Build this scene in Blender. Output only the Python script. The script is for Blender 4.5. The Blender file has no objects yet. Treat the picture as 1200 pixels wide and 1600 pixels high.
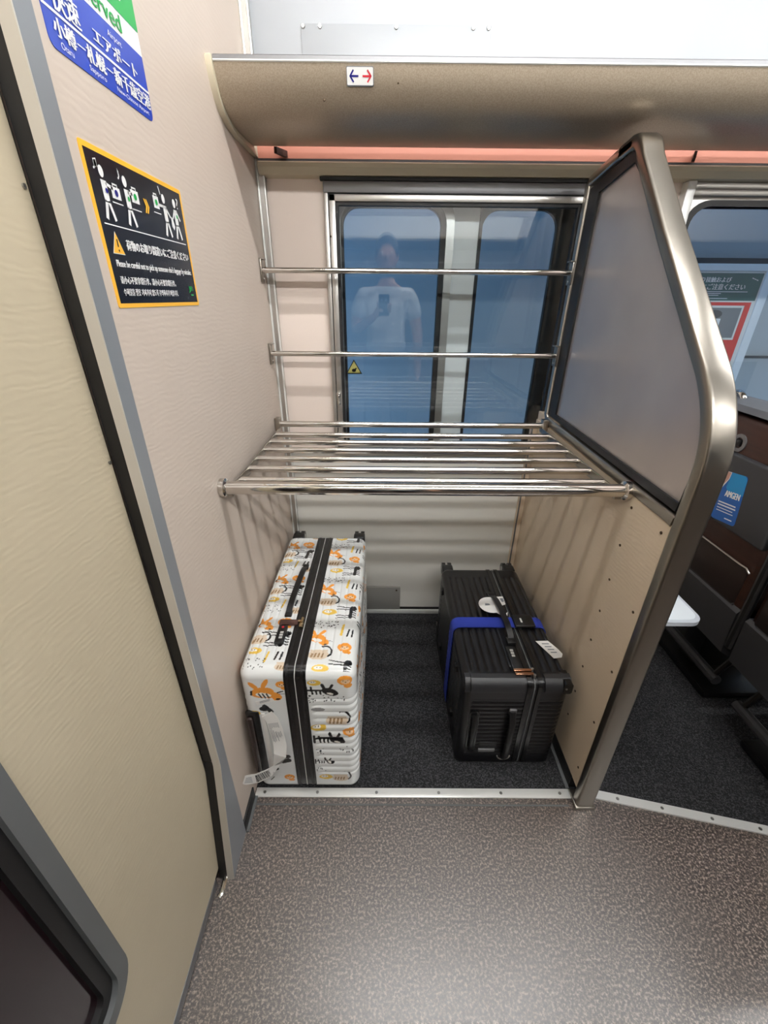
import bpy, bmesh, math, random
import numpy as np
from mathutils import Vector, Matrix
S = bpy.context.scene
C = S.collection
PI = math.pi
rnd = random.Random(5)

# ------------------------------------------------------------------ materials
def lin(c):
    return tuple(((v / 255) / 12.92 if v / 255 <= .04045 else ((v / 255 + .055) / 1.055) ** 2.4) for v in c)

def new_mat(name):
    m = bpy.data.materials.new(name); m.use_nodes = True
    nt = m.node_tree; nt.nodes.clear()
    out = nt.nodes.new('ShaderNodeOutputMaterial'); b = nt.nodes.new('ShaderNodeBsdfPrincipled')
    nt.links.new(b.outputs[0], out.inputs[0])
    return m, nt, b

def mat(name, col, rough=.5, metal=0., spec=.5, bump=None, mott=None, coat=0., emis=None):
    """bump=(scale xyz, strength, distance)  mott=(scale xyz, second colour, contrast lo, hi)"""
    m, nt, b = new_mat(name)
    b.inputs['Base Color'].default_value = (*lin(col), 1)
    b.inputs['Roughness'].default_value = rough
    b.inputs['Metallic'].default_value = metal
    b.inputs['Specular IOR Level'].default_value = spec
    b.inputs['Coat Weight'].default_value = coat
    b.inputs['Coat Roughness'].default_value = .15
    if emis:
        b.inputs['Emission Color'].default_value = (*lin(emis[0]), 1)
        b.inputs['Emission Strength'].default_value = emis[1]
    def tex(scale):
        tc = nt.nodes.new('ShaderNodeTexCoord'); mp = nt.nodes.new('ShaderNodeMapping')
        mp.inputs['Scale'].default_value = scale
        nt.links.new(tc.outputs['Object'], mp.inputs[0])
        n = nt.nodes.new('ShaderNodeTexNoise'); n.inputs['Scale'].default_value = 1; n.inputs['Detail'].default_value = 3
        nt.links.new(mp.outputs[0], n.inputs['Vector'])
        return n
    if bump:
        n = tex(bump[0]); bp = nt.nodes.new('ShaderNodeBump')
        bp.inputs['Strength'].default_value = bump[1]; bp.inputs['Distance'].default_value = bump[2]
        nt.links.new(n.outputs[0], bp.inputs['Height']); nt.links.new(bp.outputs[0], b.inputs['Normal'])
    if mott:
        n = tex(mott[0]); r = nt.nodes.new('ShaderNodeMapRange')
        r.inputs['From Min'].default_value = mott[2]; r.inputs['From Max'].default_value = mott[3]
        nt.links.new(n.outputs[0], r.inputs['Value'])
        mx = nt.nodes.new('ShaderNodeMix'); mx.data_type = 'RGBA'
        mx.inputs['A'].default_value = (*lin(col), 1); mx.inputs['B'].default_value = (*lin(mott[1]), 1)
        nt.links.new(r.outputs[0], mx.inputs['Factor']); nt.links.new(mx.outputs['Result'], b.inputs['Base Color'])
    return m

def laminate(name, col, col2, yaxis='z'):
    """cream laminate with fine rippled relief"""
    m, nt, b = new_mat(name)
    tc = nt.nodes.new('ShaderNodeTexCoord'); mp = nt.nodes.new('ShaderNodeMapping')
    mp.inputs['Scale'].default_value = (1, .45, 1) if yaxis == 'z' else (.45, 1, 1)
    nt.links.new(tc.outputs['Object'], mp.inputs[0])
    w = nt.nodes.new('ShaderNodeTexWave'); w.wave_type = 'BANDS'; w.bands_direction = 'Z'
    w.inputs['Scale'].default_value = 30; w.inputs['Distortion'].default_value = 7.5
    w.inputs['Detail'].default_value = 2; w.inputs['Detail Scale'].default_value = 1.2
    nt.links.new(mp.outputs[0], w.inputs['Vector'])
    bp = nt.nodes.new('ShaderNodeBump'); bp.inputs['Strength'].default_value = .09; bp.inputs['Distance'].default_value = .0013
    nt.links.new(w.outputs[1], bp.inputs['Height']); nt.links.new(bp.outputs[0], b.inputs['Normal'])
    n = nt.nodes.new('ShaderNodeTexNoise'); n.inputs['Scale'].default_value = 5; n.inputs['Detail'].default_value = 5
    nt.links.new(tc.outputs['Object'], n.inputs['Vector'])
    mx = nt.nodes.new('ShaderNodeMix'); mx.data_type = 'RGBA'
    mx.inputs['A'].default_value = (*lin(col), 1); mx.inputs['B'].default_value = (*lin(col2), 1)
    nt.links.new(n.outputs[0], mx.inputs['Factor']); nt.links.new(mx.outputs['Result'], b.inputs['Base Color'])
    b.inputs['Roughness'].default_value = .42; b.inputs['Specular IOR Level'].default_value = .4
    return m

def speckle(name, c1, c2, c3, scale, rough, bumpd, coat=0., spec=.4):
    m, nt, b = new_mat(name)
    tc = nt.nodes.new('ShaderNodeTexCoord')
    n = nt.nodes.new('ShaderNodeTexNoise'); n.inputs['Scale'].default_value = scale; n.inputs['Detail'].default_value = 4
    n.inputs['Roughness'].default_value = .75
    nt.links.new(tc.outputs['Object'], n.inputs['Vector'])
    r = nt.nodes.new('ShaderNodeValToRGB')
    e = r.color_ramp.elements
    e[0].position = .40; e[0].color = (*lin(c1), 1); e[1].position = .62; e[1].color = (*lin(c3), 1)
    q = r.color_ramp.elements.new(.5); q.color = (*lin(c2), 1)
    nt.links.new(n.outputs[0], r.inputs[0])
    n2 = nt.nodes.new('ShaderNodeTexNoise'); n2.inputs['Scale'].default_value = 2.2; n2.inputs['Detail'].default_value = 4
    nt.links.new(tc.outputs['Object'], n2.inputs['Vector'])
    mr = nt.nodes.new('ShaderNodeMapRange'); mr.inputs['To Min'].default_value = rough - .08; mr.inputs['To Max'].default_value = rough + .1
    nt.links.new(n2.outputs[0], mr.inputs['Value']); nt.links.new(mr.outputs[0], b.inputs['Roughness'])
    nt.links.new(r.outputs[0], b.inputs['Base Color'])
    bp = nt.nodes.new('ShaderNodeBump'); bp.inputs['Strength'].default_value = .5; bp.inputs['Distance'].default_value = bumpd
    nt.links.new(n.outputs[0], bp.inputs['Height']); nt.links.new(bp.outputs[0], b.inputs['Normal'])
    b.inputs['Coat Weight'].default_value = coat; b.inputs['Coat Roughness'].default_value = .30; b.inputs['Specular IOR Level'].default_value = spec
    return m

def glass(name, tint=(1, 1, 1), ior=1.95):
    m = bpy.data.materials.new(name); m.use_nodes = True
    nt = m.node_tree; nt.nodes.clear()
    out = nt.nodes.new('ShaderNodeOutputMaterial'); mix = nt.nodes.new('ShaderNodeMixShader')
    t = nt.nodes.new('ShaderNodeBsdfTransparent'); g = nt.nodes.new('ShaderNodeBsdfGlossy'); f = nt.nodes.new('ShaderNodeFresnel')
    t.inputs[0].default_value = (*tint, 1); g.inputs['Roughness'].default_value = .01; f.inputs[0].default_value = ior
    ge = nt.nodes.new('ShaderNodeNewGeometry'); mu = nt.nodes.new('ShaderNodeMath'); mu.operation = 'MULTIPLY_ADD'   # the pane reflects once, at its outer face
    mu.inputs[1].default_value = -1; mu.inputs[2].default_value = 1; nt.links.new(ge.outputs['Backfacing'], mu.inputs[0])
    mm = nt.nodes.new('ShaderNodeMath'); mm.operation = 'MULTIPLY'; nt.links.new(f.outputs[0], mm.inputs[0]); nt.links.new(mu.outputs[0], mm.inputs[1])
    nt.links.new(mm.outputs[0], mix.inputs[0]); nt.links.new(t.outputs[0], mix.inputs[1]); nt.links.new(g.outputs[0], mix.inputs[2])
    nt.links.new(mix.outputs[0], out.inputs[0])
    return m

M = {}
M['wall'] = laminate('cream wall laminate', (199, 184, 170), (208, 194, 181))
M['door'] = laminate('yellowish cream door laminate', (190, 177, 151), (199, 187, 162))
M['panel'] = laminate('beige partition laminate', (214, 194, 168), (222, 204, 180))
M['backwall'] = mat('pinkish cream back panel', (238, 222, 210), .5, bump=((300, 300, 300), .05, .001))
M['lowerwall'] = mat('grey white lower panel', (228, 225, 216), .42, bump=((300, 300, 300), .05, .001))
M['upperwall'] = mat('pale grey upper panel', (159, 163, 167), .45)
M['farwall'] = mat('white cream far wall panel', (230, 228, 224), .5)
M['farlow'] = mat('brown lower panelling', (92, 80, 72), .5)
M['nightglass'] = mat('dark evening window glass', (30, 36, 44), .06, spec=.5)
M['ceiling'] = mat('white ceiling panel', (232, 233, 232), .5)
M['vinyl'] = speckle('speckled brown grey vinyl', (38, 31, 29), (66, 56, 52), (158, 143, 130), 170, .40, .0002, coat=1., spec=.9)
M['carpet'] = speckle('dark grey carpet', (14, 14, 15), (32, 32, 34), (72, 72, 75), 230, .95, .004)
M['rack'] = mat('metallic beige rack paint', (176, 162, 143), .36, .35, bump=((500, 500, 500), .12, .0006), mott=((420, 420, 420), (160, 146, 127), .4, .6))
M['cream'] = mat('cream painted metal', (206, 196, 172), .4)
M['salmon'] = mat('salmon pink rack lining', (178, 114, 94), .5)
M['steel'] = mat('brushed stainless steel', (150, 144, 135), .3, 1., bump=((30, 30, 900), .1, .0004))
M['steel_y'] = mat('brushed stainless frame', (172, 165, 155), .3, 1.)
M['chrome'] = mat('polished steel tube', (214, 210, 204), .09, 1.)
M['alu'] = mat('anodised aluminium', (196, 193, 188), .33, .9, bump=((40, 40, 700), .06, .0004))
M['alu_w'] = mat('bright aluminium strip', (236, 236, 232), .32, .3)
M['alu_d'] = mat('grey aluminium', (130, 130, 132), .4, .7)
M['plate'] = mat('brushed grey cover plate', (158, 156, 150), .4, .25)
M['post'] = mat('grey pillar paint', (142, 146, 150), .4, .3)
M['postlip'] = mat('pale pillar edge', (206, 200, 190), .4, .3)
M['rubber'] = mat('black rubber', (18, 17, 17), .55)
M['rubber_g'] = mat('grey rubber seal', (96, 98, 98), .5)
M['glass'] = glass('window glass', (.93, .96, .97))
M['glass_dark'] = mat('dark tinted door glass', (30, 16, 20), .12, spec=.5)
M['satin'] = mat('satin grey metal sheet', (204, 194, 188), .33, .7, mott=((3, 3, 3), (188, 178, 176), .35, .65), bump=((600, 600, 600), .06, .0003))
M['skirt'] = mat('black skirting', (24, 23, 23), .5)
M['screw'] = mat('steel screw head', (170, 168, 164), .3, .9)
M['screw_d'] = mat('dark screw head', (74, 56, 38), .5, .4)
M['white'] = mat('white print', (240, 240, 238), .35)
M['black'] = mat('black plastic', (14, 14, 15), .38)
M['blackg'] = mat('black gloss plastic', (16, 16, 17), .24)
M['navy'] = mat('navy black print', (14, 16, 26), .25)
M['yellow'] = mat('amber print', (252, 190, 60), .35)
M['yellow_p'] = mat('pale yellow print', (226, 206, 120), .4)
M['blue'] = mat('blue print', (40, 70, 178), .3)
M['green'] = mat('green print', (30, 165, 75), .35)
M['teal'] = mat('dark teal print', (18, 92, 92), .4)
M['red'] = mat('red print', (205, 45, 60), .4)
M['red_p'] = mat('poster red', (225, 45, 45), .4)
M['darkblue'] = mat('dark blue print', (26, 26, 120), .4)
M['grey'] = mat('grey print', (120, 124, 130), .5)
M['seatgrey'] = mat('dark grey seat shell', (50, 50, 52), .5, bump=((500, 500, 500), .15, .0006))
M['seatgrey2'] = mat('grey headrest vinyl', (92, 94, 98), .45)
M['brown'] = mat('brown seat leatherette', (56, 30, 21), .4, mott=((3, 3, 60), (46, 24, 17), .4, .6))
M['darkbrown'] = mat('dark brown pocket', (26, 15, 12), .5)
M['tray'] = mat('white tray laminate', (222, 230, 236), .3)
M['trayrim'] = mat('pale grey tray rim', (190, 196, 204), .35)
M['card_cyan'] = mat('bright blue card print', (18, 140, 200), .35)
M['card_blue'] = mat('deep blue card print', (24, 92, 170), .35)
M['skin_p'] = mat('hand photo print', (196, 150, 134), .5)
M['paper'] = mat('white paper', (236, 234, 230), .6)
M['belt'] = mat('royal blue webbing', (32, 52, 150), .7, bump=((900, 200, 900), .3, .0006))
M['lamp'] = mat('lamp tube glow', (255, 255, 255), .5, emis=((250, 250, 250), 78))
M['outside'] = mat('pale outside wall', (176, 184, 190), .7)
M['outside_d'] = mat('dark outside groove', (52, 60, 66), .6)
M['outside_l'] = mat('pale outside trim', (236, 240, 244), .5)
M['fabric_w'] = mat('white shirt cotton', (226, 226, 224), .9)
M['skin'] = mat('skin', (196, 146, 118), .5)
M['hair'] = mat('dark hair', (26, 21, 18), .6)
M['trouser'] = mat('dark trousers', (40, 42, 50), .9)
M['lock_pink'] = mat('brown metal lock plate', (124, 96, 92), .25, .8)
M['grip'] = mat('dark brown gloss plastic', (44, 32, 30), .22)
M['bumper'] = mat('grey black bumper plastic', (34, 34, 36), .42)
M['brass'] = mat('pale brass puller', (214, 190, 150), .2, 1.)
M['copper'] = mat('copper puller', (186, 140, 110), .22, 1.)
M['digit'] = mat('pale digits', (200, 200, 196), .5)

def shell_mat(name, rough):
    m, nt, b = new_mat(name)
    a = nt.nodes.new('ShaderNodeAttribute'); a.attribute_name = 'pattern'
    nt.links.new(a.outputs['Color'], b.inputs['Base Color'])
    b.inputs['Roughness'].default_value = rough; b.inputs['Coat Weight'].default_value = .5; b.inputs['Coat Roughness'].default_value = .08
    return m
M['shell_print'] = shell_mat('glossy printed polycarbonate', .22)
M['shell_black'] = mat('black ribbed polycarbonate', (10, 10, 13), .30, bump=((700, 700, 700), .08, .0003))

# ------------------------------------------------------------------ mesh helpers
class MB:
    def __init__(s): s.v = []; s.f = []; s.mi = []; s.mats = []; s.loop = []
    def m(s, mt):
        if mt not in s.mats: s.mats.append(mt)
        return s.mats.index(mt)
    def add(s, vs, fs, mt):
        o = len(s.v); k = s.m(mt)
        s.v += [tuple(p) for p in vs]; s.f += [tuple(i + o for i in f) for f in fs]; s.mi += [k] * len(fs)
        return s
    def box(s, x0, x1, y0, y1, z0, z1, mt, bev=0., seg=2):
        bm = bmesh.new(); bmesh.ops.create_cube(bm, size=1)
        for v in bm.verts:
            v.co = Vector((x0 + (v.co.x + .5) * (x1 - x0), y0 + (v.co.y + .5) * (y1 - y0), z0 + (v.co.z + .5) * (z1 - z0)))
        if bev: bmesh.ops.bevel(bm, geom=list(bm.edges), offset=min(bev, .49 * min(abs(x1 - x0), abs(y1 - y0), abs(z1 - z0))), segments=seg, profile=.5, affect='EDGES')
        return s.bm(bm, mt)
    def bm(s, bm, mt, mtx=None):
        bm.verts.ensure_lookup_table(); bm.normal_update()
        if mtx is not None: bmesh.ops.transform(bm, matrix=mtx, verts=bm.verts)
        bm.verts.index_update()
        s.add([v.co[:] for v in bm.verts], [[v.index for v in f.verts] for f in bm.faces], mt); bm.free()
        return s
    def cyl(s, p0, p1, r, mt, n=16, r1=None):
        return s.tube([p0, p1], r, mt, n, r1)
    def tube(s, path, r, mt, n=12, r1=None, rx=None):
        path = [Vector(p) for p in path]; N = len(path); vs = []; fs = []
        up = None
        for i, p in enumerate(path):
            d = (path[min(i + 1, N - 1)] - path[max(i - 1, 0)]).normalized()
            if up is None: up = Vector((0, 0, 1)) if abs(d.z) < .9 else Vector((0, 1, 0))
            a = d.cross(up).normalized(); b = a.cross(d).normalized(); up = b
            rr = r if r1 is None else r + (r1 - r) * i / (N - 1)
            for k in range(n):
                t = 2 * PI * k / n
                vs.append(p + a * (math.cos(t) * (rx or rr)) + b * (math.sin(t) * rr))
        for i in range(N - 1):
            for k in range(n):
                fs.append((i * n + k, i * n + (k + 1) % n, (i + 1) * n + (k + 1) % n, (i + 1) * n + k))
        fs.append(tuple(range(n))[::-1]); fs.append(tuple((N - 1) * n + k for k in range(n)))
        return s.add(vs, fs, mt)
    def ribbon(s, path, nrm, w, t, mt):
        """flat strip: path points, width direction nrm (one vector or per point), width w, thickness t"""
        path = [Vector(p) for p in path]; N = len(path); vs = []; fs = []
        for i, p in enumerate(path):
            d = (path[min(i + 1, N - 1)] - path[max(i - 1, 0)]).normalized()
            wd = Vector(nrm[i] if isinstance(nrm[0], (tuple, list, Vector)) else nrm); wd = (wd - d * wd.dot(d)).normalized()
            q = d.cross(wd)
            for a, b in ((-1, -1), (1, -1), (1, 1), (-1, 1)): vs.append(p + wd * (a * w / 2) + q * (b * t / 2))
        for i in range(N - 1):
            for k in range(4): fs.append((i * 4 + k, i * 4 + (k + 1) % 4, (i + 1) * 4 + (k + 1) % 4, (i + 1) * 4 + k))
        fs += [(3, 2, 1, 0), tuple((N - 1) * 4 + k for k in range(4))]
        return s.add(vs, fs, mt)
    def prism(s, poly, axis, lo, hi, mt):
        """poly in the two other axes (cyclic order x->yz, y->xz, z->xy), extruded along axis"""
        n = len(poly)
        def P(a, b, c):
            return {'x': (c, a, b), 'y': (a, c, b), 'z': (a, b, c)}[axis]
        vs = [P(a, b, lo) for a, b in poly] + [P(a, b, hi) for a, b in poly]
        fs = [tuple(range(n))[::-1], tuple(range(n, 2 * n))] + [(i, (i + 1) % n, n + (i + 1) % n, n + i) for i in range(n)]
        return s.add(vs, fs, mt)
    def ring(s, outer, inner, axis, lo, hi, mt):
        n = len(outer)
        def P(a, b, c):
            return {'x': (c, a, b), 'y': (a, c, b), 'z': (a, b, c)}[axis]
        vs = [P(*p, lo) for p in outer] + [P(*p, lo) for p in inner] + [P(*p, hi) for p in outer] + [P(*p, hi) for p in inner]
        fs = []
        for i in range(n):
            j = (i + 1) % n
            fs += [(i, j, n + j, n + i), (2 * n + j, 2 * n + i, 3 * n + i, 3 * n + j), (j, i, 2 * n + i, 2 * n + j), (n + i, n + j, 3 * n + j, 3 * n + i)]
        return s.add(vs, fs, mt)
    def sphere(s, c, r, mt, sx=1, sy=1, sz=1, n=14):
        bm = bmesh.new(); bmesh.ops.create_uvsphere(bm, u_segments=n, v_segments=max(6, n // 2), radius=r)
        return s.bm(bm, mt, Matrix.Translation(c) @ Matrix.Diagonal((sx, sy, sz, 1)))
    def build(s, name, parent=None, smooth=True, ang=35):
        me = bpy.data.meshes.new(name)
        off = Vector(parent_world(parent)) if parent else Vector((0, 0, 0))
        vs = [(a - off.x, b - off.y, c - off.z) for a, b, c in s.v]
        me.from_pydata(vs, [], s.f)
        for mt in s.mats: me.materials.append(mt)
        me.polygons.foreach_set('material_index', s.mi)
        bm = bmesh.new(); bm.from_mesh(me); bmesh.ops.recalc_face_normals(bm, faces=bm.faces); bm.to_mesh(me); bm.free()
        if smooth:
            me.shade_smooth(); me.set_sharp_from_angle(angle=math.radians(ang))
        o = bpy.data.objects.new(name, me); C.objects.link(o)
        if parent: o.parent = parent
        return o

def parent_world(o):
    v = Vector((0, 0, 0))
    while o: v += o.location; o = o.parent
    return v

def rrect(x0, x1, z0, z1, r, n=6):
    pts = []
    for cx, cz, a in ((x1 - r, z1 - r, 0), (x0 + r, z1 - r, 90), (x0 + r, z0 + r, 180), (x1 - r, z0 + r, 270)):
        for k in range(n + 1):
            t = math.radians(a + 90 * k / n); pts.append((cx + r * math.cos(t), cz + r * math.sin(t)))
    return pts
def rect_like(x0, x1, z0, z1, n=6):
    """rectangle points matching rrect's count (corner points repeated along the corner)"""
    pts = []
    for cx, cz in ((x1, z1), (x0, z1), (x0, z0), (x1, z0)): pts += [(cx, cz)] * (n + 1)
    return pts

def thing(name, label, cat, loc, group=None, kind=None):
    o = bpy.data.objects.new(name, None); C.objects.link(o); o.location = loc; o.empty_display_size = .05
    return tag(o, label, cat, group, kind)
def tag(o, label, cat=None, group=None, kind=None):
    o['label'] = label
    if cat: o['category'] = cat
    if group: o['group'] = group
    if kind: o['kind'] = kind
    return o
def struct(o, label, cat): return tag(o, label, cat, None, 'structure')

_txt = {}
def text_mesh(body):
    if body in _txt: return _txt[body]
    cu = bpy.data.curves.new('lettering', 'FONT'); cu.body = body; cu.resolution_u = 3
    o = bpy.data.objects.new('lettering', cu); C.objects.link(o)
    dg = bpy.context.evaluated_depsgraph_get()
    me = bpy.data.meshes.new_from_object(o.evaluated_get(dg))
    v = np.array([p.co[:2] for p in me.vertices]); f = [tuple(p.vertices) for p in me.polygons]
    bpy.data.objects.remove(o); bpy.data.curves.remove(cu); bpy.data.meshes.remove(me)
    _txt[body] = (v, f); return v, f
def put_text(mb, body, a0, a1, b0, b1, P, mt, bold=0.):
    """lettering stretched into the box a0..a1, b0..b1 of the plane mapping P(a,b)"""
    v, f = text_mesh(body); lo = v.min(0); hi = v.max(0); sc = (hi - lo); sc[sc < 1e-6] = 1
    for q, dx in enumerate((0,) if not bold else (-bold, 0, bold)):
        mb.add([P(a0 + (p[0] - lo[0]) / sc[0] * (a1 - a0) + dx, b0 + (p[1] - lo[1]) / sc[1] * (b1 - b0), q * .00012) for p in v], f, mt)
def quad(mb, pts, P, mt): mb.add([P(a, b, 0) for a, b in pts], [tuple(range(len(pts)))], mt)
def seg(mb, p, q, w, P, mt):
    d = Vector((q[0] - p[0], q[1] - p[1])); n = Vector((-d.y, d.x)).normalized() * w / 2
    quad(mb, [(p[0] + n.x, p[1] + n.y), (p[0] - n.x, p[1] - n.y), (q[0] - n.x, q[1] - n.y), (q[0] + n.x, q[1] + n.y)], P, mt)
def disc(mb, c, rx, ry, P, mt, n=16): quad(mb, [(c[0] + rx * math.cos(2 * PI * k / n), c[1] + ry * math.sin(2 * PI * k / n)) for k in range(n)], P, mt)

W, D = .966, .83
ZC = 2.36       # ceiling
YO = -2.05      # opposite side wall

# ================================================================== THE SETTING
struct(MB().box(-1.2, 4.2, YO, 0, -.05, 0, M['vinyl']).build('floor'), 'speckled brown grey vinyl aisle floor in front of the luggage bay', 'floor')
struct(MB().box(-.05, 1.0, 0.001, .92, -.05, .002, M['carpet']).build('floor'), 'dark grey carpet floor of the luggage bay under the two suitcases', 'floor')
mb = MB(); mb.prism([(1.0, .001), (1.04, .001), (1.5, -.098), (2.2, -.25), (4.2, -.25), (4.2, .92), (1.0, .92)], 'z', -.05, .0025, M['carpet'])
struct(mb.build('floor'), 'dark grey carpet floor of the seating area right of the partition', 'floor')
struct(MB().box(-1.2, 4.2, YO, 1.0, ZC, ZC + .05, M['ceiling']).build('ceiling'), 'white ceiling panel of the carriage', 'ceiling')
struct(MB().box(-.06, 0, -.107, .92, 0, ZC, M['wall']).build('wall_left'), 'cream rippled laminate wall left of the luggage bay carrying two stickers', 'wall')
struct(MB().box(-.1, -.062, YO, .9, 0, ZC, M['skirt']).build('wall_left'), 'dark wall pocket behind the cream sliding door', 'wall')
struct(MB().box(-1.2, 4.2, YO - .05, YO, 0, ZC, M['farwall']).build('wall_front'), 'white opposite side wall of the carriage behind the camera', 'wall')
mb = MB(); mb.box(-1.2, 4.2, YO, YO + .012, .002, .80, M['farlow']); struct(mb.build('baseboard_front'), 'brown lower panelling of the opposite side wall', 'baseboard')
w3 = thing('window_3', 'wide dark window of the opposite side wall behind the camera', 'window', (1.3, YO, .9), kind='structure')
n_ = 6
mb = MB(); mb.ring(rect_like(-.75, 3.0, .84, 1.64), rrect(-.70, 2.95, .89, 1.59, .06), 'y', YO + .0005, YO + .02, M['alu_d']); mb.build('frame', w3)
MB().box(-.72, 2.97, YO + .0008, YO + .006, .87, 1.61, M['nightglass']).build('pane', w3)
mb = MB(); mb.prism([(YO + .0005, 1.74), (YO + .30, 1.745), (YO + .37, 1.79), (YO + .37, 1.805), (YO + .33, 1.80), (YO + .25, 1.76), (YO + .0005, 1.752)], 'x', .02, 4.19, M['rack']); struct(mb.build('trim_7'), 'beige overhead rack of the opposite side wall', 'trim')
struct(MB().box(4.2, 4.25, YO, 1.0, 0, ZC, M['farwall']).build('wall_right'), 'cream far end wall of the carriage', 'wall')

# back wall linings, cut round the windows
wb = thing('wall_back', 'pale window side wall behind the luggage bay and seats', 'wall', (.5, D, 0), kind='structure')
ZB, ZT = .815, 1.664
mb = MB(); mb.box(-.05, .197, D, D + .03, ZB, 1.70, M['backwall']); mb.build('upper_panel', wb)
mb = MB(); mb.box(-.05, 1.0, D, D + .03, 0, ZB, M['lowerwall']); mb.build('lower_panel', wb)
mb = MB(); mb.box(1.0, 1.285, D, D + .03, 0, 1.70, M['backwall']); mb.box(1.285, 4.2, D, D + .03, 0, .80, M['lowerwall']); mb.build('pier_panel', wb)
mb = MB(); mb.box(-.05, 4.2, D, D + .03, 1.745, ZC, M['upperwall']); mb.build('top_panel', wb)
# head rail over the windows
mb = MB(); mb.prism([(.83, 1.700), (.792, 1.702), (.786, 1.698), (.786, 1.688), (.800, 1.672), (.83, 1.668)], 'x', .012, 4.2, M['cream'])
mb.box(.012, 4.2, .80, .83, 1.7025, 1.709, M['darkbrown'])
struct(mb.build('trim_1'), 'cream head rail running above the windows under the luggage rack', 'trim')
# corner mould left/back
mb = MB(); mb.box(0, .024, .812, .8295, .03, ZC, M['alu']); mb.cyl((.003, .811, .03), (.003, .811, ZC), .0035, M['alu_w'], 8); mb.cyl((.022, .811, .03), (.022, .811, ZC), .003, M['alu_w'], 8)
struct(mb.build('trim_2'), 'slim aluminium corner strip where the left wall meets the window wall', 'trim')
mb = MB(); mb.box(W - .02, W - .001, .80, .8295, .03, .93, M['panel']); mb.cyl((W - .02, .80, .03), (W - .02, .80, .93), .003, M['alu_d'], 8)
struct(mb.build('trim_3'), 'slim beige corner strip where the partition meets the window wall', 'trim')
# bright skirting strip of back wall + cover plate
mb = MB(); mb.box(.02, W - .002, .818, .8295, .002, .026, M['alu_w'], .003); mb.box(.02, W - .002, .824, .8296, .026, .036, M['rubber'])
struct(mb.build('baseboard_back'), 'bright metal skirting strip along the foot of the window wall', 'baseboard')
cp = thing('cover_plate', 'grey metal cover plate at the foot of the back wall between the suitcases', 'cover plate', (.38, .82, .03))
MB().box(.284, .468, .8195, .8293, .027, .157, M['plate'], .002).build('plate', cp)
for x in (.30, .45): MB().cyl((x, .8195, .14), (x, .8175, .14), .004, M['screw_d'], 10).build('screw', cp)
up = thing('cover_plate', 'white cover plate with five screws on the wall above the rack', 'cover plate', (.41, D, 1.98))
MB().box(.156, .664, D - .004, D, 1.86, 1.998, M['upperwall'], .0015).build('plate', up)
for x in (.162, .207, .41, .615, .656):
    b_ = MB(); b_.cyl((x, D - .004, 1.992), (x, D - .0075, 1.992), .0055, M['screw'], 12, r1=.004); b_.build('screw', up)
# upper left joint of side wall
# threshold strips
th = thing('trim_4', 'bright metal threshold strip at the carpet edge of the luggage bay', 'trim', (.48, 0, 0), kind='structure')
MB().box(.002, W - .004, -.0145, .013, .0, .005, M['alu_w'], .002).build('strip', th)
MB().box(.002, W - .02, -.036, -.031, 0, .0012, M['rubber_g']).build('sealing_bead', th)
for x in (.03, .19, .37, .56, .75, .93): MB().cyl((x, -.001, .005), (x, -.001, .0062), .0045, M['screw'], 12).build('screw', th)
th = thing('trim_5', 'bright slanting threshold strip at the carpet edge right of the partition', 'trim', (1.3, -.05, 0), kind='structure')
mb = MB(); mb.prism([(1.018, .006), (1.045, .010), (1.5, -.088), (2.2, -.24), (2.2, -.265), (1.5, -.114), (1.045, -.016), (1.018, -.012)], 'z', 0, .005, M['alu_w']); mb.build('strip', th)
for x in (1.10, 1.22, 1.35, 1.47):
    y = -(x - 1.04) * .2152 - .003; MB().cyl((x, y, .005), (x, y, .0062), .0045, M['screw'], 12).build('screw', th)

# left pillar post and sliding door
post = thing('trim_6', 'grey door pillar between the sliding door and the cream wall', 'trim', (-.02, -.12, 0), kind='structure')
def pillar_poly(): return [(-.107, .0), (-.107, ZC), (-.140, ZC), (-.140, .36), (-.212, .0)]
MB().prism(pillar_poly(), 'x', -.0065, .003, M['post']).build('side_plate', post)
mb = MB(); a, b = -.1402, -.2122
mb.prism([(a, .36), (a, ZC), (a - .0025, ZC), (a - .0025, .36), (b - .0025, 0), (b, 0)], 'x', -.014, .003, M['postlip']); mb.build('edge_lip', post)
mb = MB(); mb.prism([(a + .004, .375), (a + .004, ZC), (a - .001, ZC), (a - .001, .375)], 'x', -.034, -.0141, M['rubber'])
mb.prism([(a + .0, .372), (b, .012), (b, 0), (a + .002, 0)], 'x', -.034, -.0141, M['rubber']); mb.build('rubber_seal', post)
MB().tube([(-.018, -.20, .004), (-.018, -.245, .004), (-.022, -.255, .004)], .007, M['chrome'], 10).build('floor_guide', post)

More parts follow.
